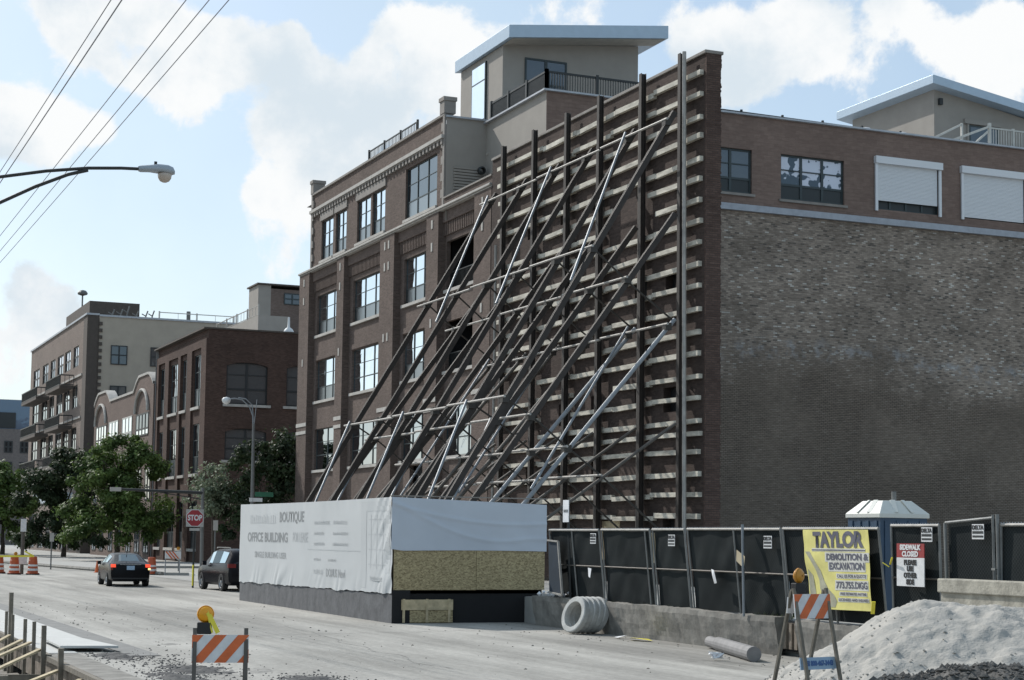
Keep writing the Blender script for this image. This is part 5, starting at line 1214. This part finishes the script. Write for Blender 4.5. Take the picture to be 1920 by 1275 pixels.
# ================================================================== VEHICLES
def car(name, pos, rz, label, st, paint, tail, suv=False, wheel_r=.33, WB=(1.40,-1.38), hw=.90):
    """st: (y, halfwidth, z bottom, z belt, z roof, roof halfwidth) from tail (-y) to nose (+y)"""
    t = thing(name, pos, label, 'car', 'cars in the street', rz=rz); WL[t.name] = Vector((0,0,0))
    m = MB(); rows = []
    for (y, w_, zb, zl, zr, wr) in st:
        zm = (zb+zl)/2
        rows.append([(0,y,zb),(w_*.86,y,zb),(w_*.975,y,zb+.09),(w_,y,zm),(w_*.985,y,zl-.06),(w_*.95,y,zl),(wr+.02,y,max(zr-.07,zl+.003)),(wr*.86,y,max(zr-.015,zl+.006)),(wr*.5,y,zr+.008),(0,y,zr+.015)])
    nn = len(rows[0]); vs = []; fs = []
    for r in rows:
        vs += r + [(-x, y, z) for x, y, z in r[-2:0:-1]]
    k = 2*nn-2
    for i in range(len(rows)-1):
        for j in range(k): fs.append((i*k+j, i*k+(j+1) % k, (i+1)*k+(j+1) % k, (i+1)*k+j))
    fs += [tuple(range(k)), tuple(range(len(rows)*k-1, (len(rows)-1)*k-1, -1))]
    m.add(vs, fs); body = m.build('body', paint, t, smooth=False)
    import bmesh
    bm = bmesh.new(); bm.from_mesh(body.data)
    bm.to_mesh(body.data); bm.free(); body.data.polygons.foreach_set('use_smooth', [True]*len(body.data.polygons))
    es = body.modifiers.new('split', 'EDGE_SPLIT'); es.split_angle = R(38)
    def side(i0, i1, f0=.0, f1=1.0, nm='side_window'):
        a, b = rows[i0], rows[i1]
        for sx in (1, -1):
            g = MB(); P = []
            for r, f in ((a, f0),(b, f0)): p, q = Vector(r[5]), Vector(r[6]); P.append((p+(q-p)*.10)+Vector((.014,0,0)))
            for r in (b, a): p, q = Vector(r[5]), Vector(r[6]); P.append((p+(q-p)*.94)+Vector((.014,0,0)))
            g.add([(sx*v.x, v.y, v.z) for v in P], [(0,1,2,3)]); g.build(nm, 'carglass', t)
    def cross(i0, i1, nm):
        a, b = rows[i0], rows[i1]; g = MB()
        def pt(r, fr): e = Vector(r[6]); c_ = Vector(r[9]); return e+(c_-e)*fr
        for s0 in (.12,):
            P = [pt(a, .1)*1, pt(b, .1)]; n_ = Vector((0,-1 if a[0][1] < 0 else 1, 1)).normalized()*.015
            A, B = P; g.add([(A.x,A.y+n_.y,A.z+n_.z),(A.x*.5,rows[i0][8][1]+n_.y,rows[i0][8][2]+n_.z),(-A.x*.5,rows[i0][8][1]+n_.y,rows[i0][8][2]+n_.z),(-A.x,A.y+n_.y,A.z+n_.z),(-B.x,B.y+n_.y,B.z+n_.z),(-B.x*.5,B.y+n_.y,rows[i1][8][2]+n_.z),(B.x*.5,B.y+n_.y,rows[i1][8][2]+n_.z),(B.x,B.y+n_.y,B.z+n_.z)],[(0,1,6,7),(1,2,5,6),(2,3,4,5)])
        g.build(nm, 'rearglass', t)
    for sx in (1, -1):
        for yw in WB:
            g = MB(); x0 = hw-.22; g.lathe([(.0,0),(wheel_r*.62,0),(wheel_r*.64,.0),(wheel_r*.96,.0),(wheel_r,.05),(wheel_r,.19),(wheel_r*.94,.235),(wheel_r*.66,.235),(wheel_r*.64,.20),(.01,.20)], (sx*x0,yw,wheel_r), (sx,0,0), 24)
            wh = g.build('wheel', 'rubber', t)
            g = MB(); g.lathe([(.01,.03),(.07,.03),(.08,.0),(wheel_r*.6,-.01),(wheel_r*.64,.03)], (sx*(x0+.205),yw,wheel_r), (sx,0,0), 20); g.build('rim', 'rim', wh)
            for q in range(5):
                pass
            g = MB(); n = 14; vs = [(sx*(hw+.004), yw+(wheel_r+.06)*math.cos(math.pi*q/n), wheel_r+(wheel_r+.06)*math.sin(math.pi*q/n)) for q in range(n+1)]
            vs2 = [(sx*(hw-.12), v[1], v[2]) for v in vs]; g.add(vs+vs2, [(q, q+1, n+2+q, n+1+q) for q in range(n)]); g.build('wheel_arch', 'blk', t)
    return t, rows, side, cross, body

sed = [(-2.38,.70,.34,.80,.83,.60),(-2.33,.84,.28,.96,.99,.70),(-2.1,.88,.24,1.02,1.07,.74),(-1.72,.90,.22,1.03,1.10,.74),(-1.1,.91,.2,1.02,1.38,.60),(-.55,.91,.2,1.01,1.455,.60),
       (.1,.91,.2,.99,1.46,.60),(.55,.91,.2,.97,1.40,.61),(1.30,.90,.2,.96,1.0,.72),(1.9,.88,.22,.86,.89,.70),(2.25,.80,.26,.72,.75,.62),(2.38,.62,.34,.6,.62,.5)]
t, rows, side, cross, body = car('sedan', (14.75,78.9,0), R(-3), 'black sedan driving away with its brake lamps and right turn signal lit', sed, 'carblack', 'tail')
cross(3, 4, 'rear_window'); side(4, 5); side(5, 6); side(6, 7)
g = MB(); yl = -2.36
for sx in (-1, 1):
    q = MB(); q.box(sx*.85, sx*.64, -2.375, -2.30, .85, .99); q.build('tail_lamp', 'tail', t)
    q = MB(); q.box(sx*.86, sx*.76, -2.38, -2.32, .74, .82); q.build('indicator_lamp', 'turn' if sx > 0 else 'taildim', t)
    q = MB(); q.box(sx*.92, sx*1.07, .58, .72, .93, 1.08); q.build('mirror', 'carblack', t)
q = MB(); q.box(-.45,.45,-2.385,-2.33,.96,.985); q.build('chrome_strip', 'rim', t)
q = MB(); q.box(-.17,.17,-2.40,-2.375,.74,.92); pl = q.build('licence_plate', 'plate', t)
q = MB(); q.box(-.10,.10,-1.62,-1.55,1.115,1.15); q.build('high_brake_lamp', 'tail', t)
q = MB(); q.box(-.80,.80,-2.40,-2.30,.33,.40); q.build('bumper_trim', 'blk', t)
q = MB(); q.tube([(.0,-1.0,1.45),(0,-1.1,1.60)], .015, 6); q.build('aerial', 'blk', t)
suv = [(-2.35,.80,.40,.85,.9,.70),(-2.28,.90,.32,1.12,1.2,.72),(-2.05,.93,.26,1.13,1.55,.68),(-1.75,.94,.24,1.12,1.70,.66),(-1.0,.94,.24,1.10,1.745,.66),(0,.94,.24,1.08,1.745,.66),(.45,.94,.24,1.06,1.68,.66),
       (1.25,.94,.24,1.04,1.10,.76),(1.9,.92,.26,.98,1.03,.74),(2.25,.84,.30,.85,.88,.66),(2.36,.7,.36,.7,.72,.55)]
t, rows, side, cross, body = car('suv', (18.1,72.25,0), R(3.5), 'dark parked SUV half hidden by the left end of the white hoarding box', suv, 'cardark', 'taildim', True, .37, (1.42,-1.40), .93)
cross(1, 3, 'rear_window'); side(3, 4); side(4, 5); side(5, 6)
for sx in (-1, 1):
    q = MB(); q.box(sx*.93, sx*.60, -2.335, -2.22, .98, 1.14); q.build('tail_lamp', 'taildim', t)
    q = MB(); q.bar((sx*.62,-1.6,1.80),(sx*.62,.2,1.80),.035,.03); q.bar((sx*.62,-1.6,1.74),(sx*.62,-1.6,1.80),.04,.04,(0,1,0)); q.bar((sx*.62,.2,1.74),(sx*.62,.2,1.80),.04,.04,(0,1,0)); q.build('roof_rail', 'rim', t)
    q = MB(); q.box(sx*.95, sx*1.12, .62, .78, 1.04, 1.22); q.build('mirror', 'cardark', t)

# ================================================================== LAMPS, SIGNS, WIRES
def cobra(name, pole, head, label, z, scale=1.0, armz=(.0, .0)):
    t = thing(name, (pole[0], pole[1], 0), label, 'street lamp', 'cobra-head street lamps'); px, py = pole; hx, hy, hz = head
    m = MB(); m.tube([(px,py,0),(px,py,1.2),(px,py,z)], [.13*scale,.11*scale,.075*scale], 12); m.build('pole', 'pole', t)
    L_ = px-hx; u = [(px-L_*k, py+(hy-py)*k) for k in (0,.18,.4,.62,.82,.94)]
    m = MB(); m.tube([(u[0][0],u[0][1],z-.1),(u[1][0],u[1][1],z+(hz-z)*.35),(u[2][0],u[2][1],z+(hz-z)*.68),(u[3][0],u[3][1],z+(hz-z)*.92),(u[4][0],u[4][1],hz),(u[5][0],u[5][1],hz)] , .03, 8)
    m.build('upper_arm', 'darkpole' if scale >= 1 else 'galv', t)
    return t
# near lamp: pole stands out of frame at the left, its arms reach in
t = thing('street_lamp', (-.6, 33, 0), 'near street lamp whose twin curved arms reach in from the left against the sky', 'street lamp', 'cobra-head street lamps')
m = MB(); m.tube([(-.6,33,-.6),(-.6,33,8.2)], [.12,.08], 12); m.build('pole', 'pole', t)
m = MB(); m.tube([(-.6,33,7.95),(1.0,33,8.33),(2.4,33,8.66),(3.67,33,8.93),(4.5,33,9.12),(5.27,33,9.25),(5.9,33,9.31),(6.3,33,9.33)], .032, 8); m.build('upper_arm', 'darkpole', t)
m = MB(); m.tube([(-.6,33,6.2),(1.0,33,7.05),(2.4,33,7.80),(3.67,33,8.44),(4.3,33,8.80),(4.9,33,9.09),(5.27,33,9.21)], .034, 8); m.build('lower_arm', 'darkpole', t)
m = MB(); vs = []
secs = [(6.22,.05,.05,9.33),(6.27,.085,.07,9.33),(6.45,.11,.085,9.345),(6.62,.15,.11,9.35),(6.78,.165,.115,9.34),(6.88,.12,.09,9.33),(6.92,.04,.04,9.32)]
for x, wy, hz, zc in secs:
    for k in range(12):
        a = 2*math.pi*k/12; vs.append((x, 33+wy*math.cos(a), zc+max(-.055, hz*math.sin(a))))
fs = [(i*12+k, i*12+(k+1) % 12, (i+1)*12+(k+1) % 12, (i+1)*12+k) for i in range(len(secs)-1) for k in range(12)] + [tuple(range(12)), tuple(range(len(secs)*12-1, len(secs)*12-13, -1))]
m.add(vs, fs); hd = m.build('lamp_head', 'lamp', t, smooth=True)
m = MB(); m.lathe([(.13,.0),(.135,-.03),(.125,-.09),(.09,-.145),(.04,-.17),(.005,-.175)], (6.73,33,9.28), (0,0,1), 20); m.build('lens', 'lampglass', hd, smooth=True)
m = MB(); m.tube([(6.55,33,9.43),(6.55,33,9.50)], .03, 8); m.build('photocell', 'frame', hd)
# far lamp
t = thing('street_lamp', (23.4,89.5,.15), 'tall street lamp with a white head in front of the dark red building', 'street lamp', 'cobra-head street lamps')
m = MB(); m.tube([(23.4,89.5,.15),(23.4,89.5,1.5),(23.35,89.5,8.2)], [.14,.12,.075], 12); m.build('pole', 'pole', t)
m = MB(); m.tube([(23.35,89.5,7.6),(23.3,89.5,8.6),(23.1,89.5,9.1),(22.7,89.5,9.45),(22.3,89.5,9.5),(22.0,89.5,9.45)], .035, 8); m.tube([(23.35,89.5,8.3),(23.25,89.5,9.2),(22.9,89.5,9.5),(22.5,89.5,9.55)], .03, 8); m.tube([(23.38,89.5,8.1),(23.5,89.5,9.5)], .02, 6) ; m.build('arm', 'galv', t)
m = MB(); m.lathe([(.02,.14),(.17,.1),(.24,0),(.2,-.14),(.08,-.24),(.01,-.26)], (21.85,89.5,9.42), (0,0,1), 16); m.build('lamp_head', 'white', t, smooth=True)
m = MB(); m.box(23.5,24.5,89.45,89.48,4.35,4.6); m.build('street_sign', 'green', t); m = MB(); m.box(23.2,23.9,89.4,89.44,4.08,4.28); m.build('street_sign', 'wsheet', t)
# stop sign
sx_, sy_ = 17.08, 75.2
t = thing('stop_sign', (17.1,75.2,0), 'red octagonal stop sign on a pale square backing and dark post, near the parked SUV', 'stop sign')
m = MB(); m.tube([(17.1,75.25,0),(17.1,75.25,3.4)], .045, 8); m.build('post', 'darkpole', t)
uu = Vector((math.cos(R(14)), -math.sin(R(14)), 0)); nn_ = Vector((-uu.y*-1, 0, 0)); nrm = Vector((-math.sin(R(14)), -math.cos(R(14)), 0))
C_ = Vector((17.1,75.2,3.04)); Vz = Vector((0,0,1))
m = MB(); m.add([C_+uu*a*.38+Vz*b*.38+nrm*.02 for a, b in ((-1,-1),(1,-1),(1,1),(-1,1))], [(0,1,2,3)]); m.build('backing', 'stone', t)
m = MB(); m.add([C_+uu*.40*math.cos(R(22.5+45*k))+Vz*.40*math.sin(R(22.5+45*k))+nrm*.03 for k in range(8)], [tuple(range(8))]); m.build('octagon_border', 'wsheet', t)
m = MB(); m.add([C_+uu*.372*math.cos(R(22.5+45*k))+Vz*.372*math.sin(R(22.5+45*k))+nrm*.036 for k in range(8)], [tuple(range(8))]); oc = m.build('octagon', 'stopred', t)
text('lettering', 'STOP', C_+nrm*.042, .33, 'wsheet', oc, (uu, Vz, nrm), .78, .012, .003)
m = MB(); m.add([C_+uu*a*.22+Vz*(b*.06-.5)+nrm*.03 for a, b in ((-1,-1),(1,-1),(1,1),(-1,1))], [(0,1,2,3)]); m.build('small_plate', 'stone', t)
m = MB(); m.bar((17.05,75.1,.1),(17.05,75.1,1.0),.05,.08,(0,1,0)); m.build('yellow_reflector', 'yellow', t)
# signal mast arm
t = thing('signal_mast', (21.95,95,.15), 'dark traffic mast with a long horizontal arm reaching left in front of the trees', 'traffic mast')
m = MB(); m.tube([(22.05,95,.15),(22.0,95,4.9)], [.11,.09], 10); m.build('pole', 'pole', t)
m = MB(); m.tube([(22.0,95,4.62),(17.4,95,4.72)], [.10,.07], 8); m.tube([(22.0,95,4.25),(19.2,95,4.66)], .03, 6); m.build('arm', 'darkpole', t)
m = MB(); m.box(16.9,17.5,94.9,94.95,4.6,4.82); m.build('end_plate', 'stone', t)
# wires
for i, (x, h, lb) in enumerate(((4.72,11.0,'leftmost overhead cable crossing the sky'),(4.88,11.0,'second overhead cable from the left, beside the leftmost one'),(5.83,11.0,'middle overhead cable crossing the sky'),(6.17,11.0,'fourth overhead cable from the left'),(6.46,11.0,'rightmost overhead cable crossing the sky'))):
    m = MB(); pts = []
    for k in range(41):
        y = 12+(150-12)*k/40; pts.append((x, y, h-.45*math.sin(math.pi*min(1,(y-12)/55)) *.12 + .0*y))
    m.tube(pts, .009 if i != 1 else .012, 5); tag(m.build('overhead_cable', 'wire'), lb, 'cable', 'overhead cables')

# barrels
def barrel(pos, label, first=None, light=False):
    t = thing('traffic_barrel', pos, label, 'traffic barrel', 'orange and white traffic barrels'); x, y, z = pos
    m = MB(); m.lathe([(.01,.03),(.36,.03),(.36,.09),(.29,.11),(.285,.34),(.27,.35),(.262,.56),(.25,.57),(.24,.78),(.225,.79),(.215,.95),(.19,1.0),(.01,1.01)], pos, (0,0,1), 20); b = m.build('body', 'barrelorange', t, smooth=False)
    m = MB(); m.lathe([(.288,.22),(.287,.34)], pos, (0,0,1), 20); m.lathe([(.266,.46),(.265,.56)], pos, (0,0,1), 20); m.lathe([(.243,.68),(.24,.78)], pos, (0,0,1), 20); m.build('white_bands', 'wsheet', b)
    m = MB(); m.lathe([(.01,0),(.37,0),(.37,.06),(.01,.06)], (x,y,0.004), (0,0,1), 16); m.build('base', 'rubber', t)
    if light: m = MB(); m.lathe([(.01,-.05),(.1,-.03),(.1,.03),(.01,.05)], (x+.05,y,z+1.14), (.2,-1,0), 14); m.build('amber_light', 'amberdull', t)
    return t
barrel((13.42,98.2,0), 'orange and white barrel nearest the driving sedan, right one of the left-hand group')
barrel((12.48,98.6,0), 'orange and white barrel with an amber lamp, middle of the left-hand group', light=True)
barrel((11.95,101,0), 'orange and white barrel cut by the left edge of the picture')
barrel((20.0,98.5,.0), 'dark orange barrel standing in the tree shade behind the sedan')
t = thing('shade_barricade', (21.0,97.2,.15), 'small striped barricade in the shade left of the dark red building corner', 'barricade'); 
m = MB(); m.box(20.45,21.35,97.1,97.13,.95,1.35); b = m.build('striped_board','wsheet',t)
m1, m2 = MB(), MB(); stripes(m1, m2, Vector((20.9,97.085,1.15)), Vector((1,0,0)), Vector((0,0,1)), .9, .4, 6, -.35); m1.build('orange_stripes','orange',b)
m = MB(); m.bar((20.5,97.2,0),(20.5,97.2,1.45),.05,.05,(0,1,0)); m.bar((21.3,97.2,0),(21.3,97.2,1.45),.05,.05,(0,1,0)); m.build('leg','galv',t); m = MB(); m.lathe([(.01,-.05),(.1,0),(.01,.05)], (21.2,97.15,1.52), (0,-1,0), 12); m.build('amber_light','amberdull',t)
m = MB(); m.bar((11.4,98.0,1.0),(13.4,97.8,1.02),.03,.1); m.bar((13.4,97.8,1.02),(12.9,97.75,1.28),.02,.08); tag(m.build('caution_tape','yellow'), 'yellow tape strung between the barrels at the far left', 'tape')
t = thing('post_sign', (13.0,99.5,0), 'pale post with a narrow white sign above the left-hand barrels', 'sign'); m = MB(); m.tube([(13.0,99.5,0),(13.0,99.5,3.0)], .1, 8); m.build('post','steel2',t); m = MB(); m.box(12.85,13.15,99.35,99.4,2.35,3.05); m.build('plate','wsheet',t); m = MB(); m.box(12.7,13.25,99.3,99.33,.55,1.0); m.build('lower_plate','wsheet',t)
m = MB(); m.lathe([(.01,0),(.19,0),(.19,.03),(.13,.04),(.03,.7),(.01,.7)], (17.9,104,0), (0,0,1), 14); tag(m.build('traffic_cone','orange'), 'small orange cone at the kerb left of the driving sedan', 'traffic cone')
for i, (x, y, h, lb) in enumerate(((16.4,112,2.3,'thin grey post at the kerb behind the barrels'),(22.3,102,1.35,'short bollard in the shade right of the sedan'),(22.4,93.5,3.1,'thin sign post with a narrow white plate, right of the stop sign'))):
    t = thing('sign_post', (x,y,0), lb, 'post'); m = MB(); m.tube([(x,y,0),(x,y,h)], .045, 8); m.build('post','pole',t); m = MB(); m.box(x-.13,x+.13,y-.06,y-.05,h-.55,h); m.build('plate','stone',t)

# kerbed island and low planters at the far side
cr_ = [(20.4,97.5),(21.79,97.0),(21.79,160),(13.5,160),(17.3,121),(18.3,110)]
m = MB(); m.prism(cr_, 2, 0, .165); tag(m.build('pavement','sidewalk'), kind='structure')
m = MB(); m.tube([(20.4,97.45,.09),(18.28,110,.09),(17.25,121,.09),(13.4,160,.09)], .13, 6); tag(m.build('kerb','concrete'), kind='structure')

# ================================================================== TREES
def tree(name, pos, h, blobs, n, mat, label, leaf=.28, seed=1, trunk=.16):
    rnd = random.Random(seed); x, y, z0 = pos
    t = thing(name, pos, label, 'tree', 'street trees')
    m = MB(); zb = min(b[2]-b[5]*.6 for b in blobs); top = Vector((x, y, h*.6))
    m.tube([(x,y,z0),(x+.05,y,z0+.8),(x-.03,y,max(zb,z0+1.4)),(x+.02,y,h*.62)], [trunk*1.25,trunk,trunk*.85,trunk*.4], 10)
    for b in blobs:
        s_ = Vector((x,y,z0+(h-z0)*rnd.uniform(.28,.5))); e = Vector(b[:3]); mid = (s_+e)/2+Vector((rnd.uniform(-.2,.2),rnd.uniform(-.2,.2),.15)); m.tube([s_, mid, e], [trunk*.45,trunk*.3,trunk*.12], 6)
        for q in range(4):
            f = Vector((rnd.gauss(0,1),rnd.gauss(0,1),rnd.gauss(0,.8))).normalized(); m.tube([e, e+Vector((f.x*b[3],f.y*b[4],f.z*b[5]))*.8], [trunk*.12,trunk*.04], 4)
    m.build('trunk', 'bark', t)
    blobs = [(b[0],b[1],b[2],b[3]*1.13,b[4]*1.1,b[5]*1.13) for b in blobs]; n = int(n*1.3)
    m = MB(); vol = [b[3]*b[4]*b[5] for b in blobs]; tot = sum(vol)
    for b, v in zip(blobs, vol):
        cl = max(6, int(34*(v/tot)*len(blobs)**.5))
        tw = []
        for q in range(cl):
            f = Vector((rnd.gauss(0,1),rnd.gauss(0,1),rnd.gauss(0,1))).normalized()*(rnd.random()**.28)
            tw.append((Vector((b[0]+f.x*b[3], b[1]+f.y*b[4], b[2]+f.z*b[5])), rnd.uniform(.16,.50)*min(b[3],b[5])**.5*1.1))
        for q in range(int(n*v/tot)):
            c_, rr = rnd.choice(tw); g = Vector((rnd.gauss(0,1),rnd.gauss(0,1),rnd.gauss(0,.75))); p = c_+g*rr*.62
            nrm = (g.normalized()+Vector((rnd.uniform(-.8,.8),rnd.uniform(-.8,.8),rnd.uniform(-.1,1.2)))).normalized()
            a = nrm.cross(Vector((rnd.uniform(-1,1),rnd.uniform(-1,1),rnd.uniform(-1,1)))).normalized(); bb = nrm.cross(a); s_ = leaf*rnd.uniform(.6,1.25)
            m.add([p-a*s_*.5, p+bb*s_*.3, p+a*s_*.5, p-bb*s_*.3], [(0,1,2,3)])
    o = m.build('crown', mat, t, smooth=True); return t
tree('broadleaf_tree', (25.2,138,.15), 10, [(24.8,138,7.6,2.6,2.4,2.0),(25.6,137.5,8.7,2.0,1.9,1.5),(23.9,137,5.8,2.5,2.3,1.8),(26.6,137,6.6,2.1,2.1,2.0),(25.3,137,4.3,3.2,2.4,1.9),(27.2,136.5,4.2,2.1,2.0,1.8),(23.3,138,4.0,2.0,1.9,1.6),(25.0,137,3.0,3.4,2.2,1.3),(23.2,137.5,2.4,2.2,2.0,1.1),(27.0,136.5,2.5,2.2,2.0,1.1),(23.7,137,8.0,2.0,1.9,1.6),(27.0,137,8.0,1.7,1.8,1.5)], 36000, 'leaf', 'large bright green leafy tree in front of the arched building', .30, 2, .2)
tree('broadleaf_tree', (24.2,158,.15), 10, [(23.8,158,6.8,2.7,2.5,2.4),(22.4,158,5.6,2.2,2.1,2.0),(25.2,158,8.6,2.1,2.1,2.0),(24.2,158,4.2,3.2,2.4,2.0),(23.6,158,2.8,3.0,2.2,1.4),(22.0,158,2.2,2.2,2.0,1.0),(25.8,158,2.3,2.4,2.0,1.1)], 19000, 'leafdarkshade', 'darker green tree just left of the large bright one, before the tan apartments', .34, 3, .2)
tree('broadleaf_tree', (20.6,172,.15), 8, [(20.4,172,7.4,2.1,2.3,1.9),(18.9,172,6.0,2.4,2.3,2.0),(21.6,172,5.6,2.0,2.1,2.0),(19.8,172,3.6,3.4,2.4,2.0),(17.6,172,4.4,2.2,2.2,2.0),(19.2,172,2.2,3.2,2.2,1.0)], 19000, 'leaf', 'green tree at the far left edge, in front of the balconies', .36, 4, .2)
tree('broadleaf_tree', (17.0,185,.15), 7, [(16.6,185,4.5,2.2,2.2,1.8),(18.5,185,3.6,2.6,2.2,1.6),(15.0,185,3.4,2.2,2.0,1.7)], 6000, 'leafdarkshade', 'dark low tree cut by the left edge of the picture', .36, 5, .2)
tree('broadleaf_tree', (25.6,107.5,.15), 7, [(25.5,107.5,5.6,1.0,1.0,1.15),(25.2,107.5,4.5,1.15,1.1,.9),(26.1,107.3,4.3,1.0,1.0,.9),(26.9,107.2,4.8,.7,.7,.35)], 2600, 'leafpale', 'small tree with pale silvery leaves beside the dark red building corner', .22, 6, .09)
tree('broadleaf_tree', (29.0,106.8,.15), 8, [(28.2,106.8,6.6,1.8,1.6,1.5),(30.0,107,7.4,1.9,1.6,1.4),(28.0,107,4.6,2.2,1.6,1.6),(30.5,106.8,5.2,1.8,1.6,1.7),(31.4,107,7.0,1.4,1.4,1.4),(27.0,107,3.4,1.6,1.4,1.2)], 12000, 'leafdarkshade', 'dark shaded tree between the lamp post and the brown brick building', .28, 7, .16)  # shade from the building is put into its dark leaf colour
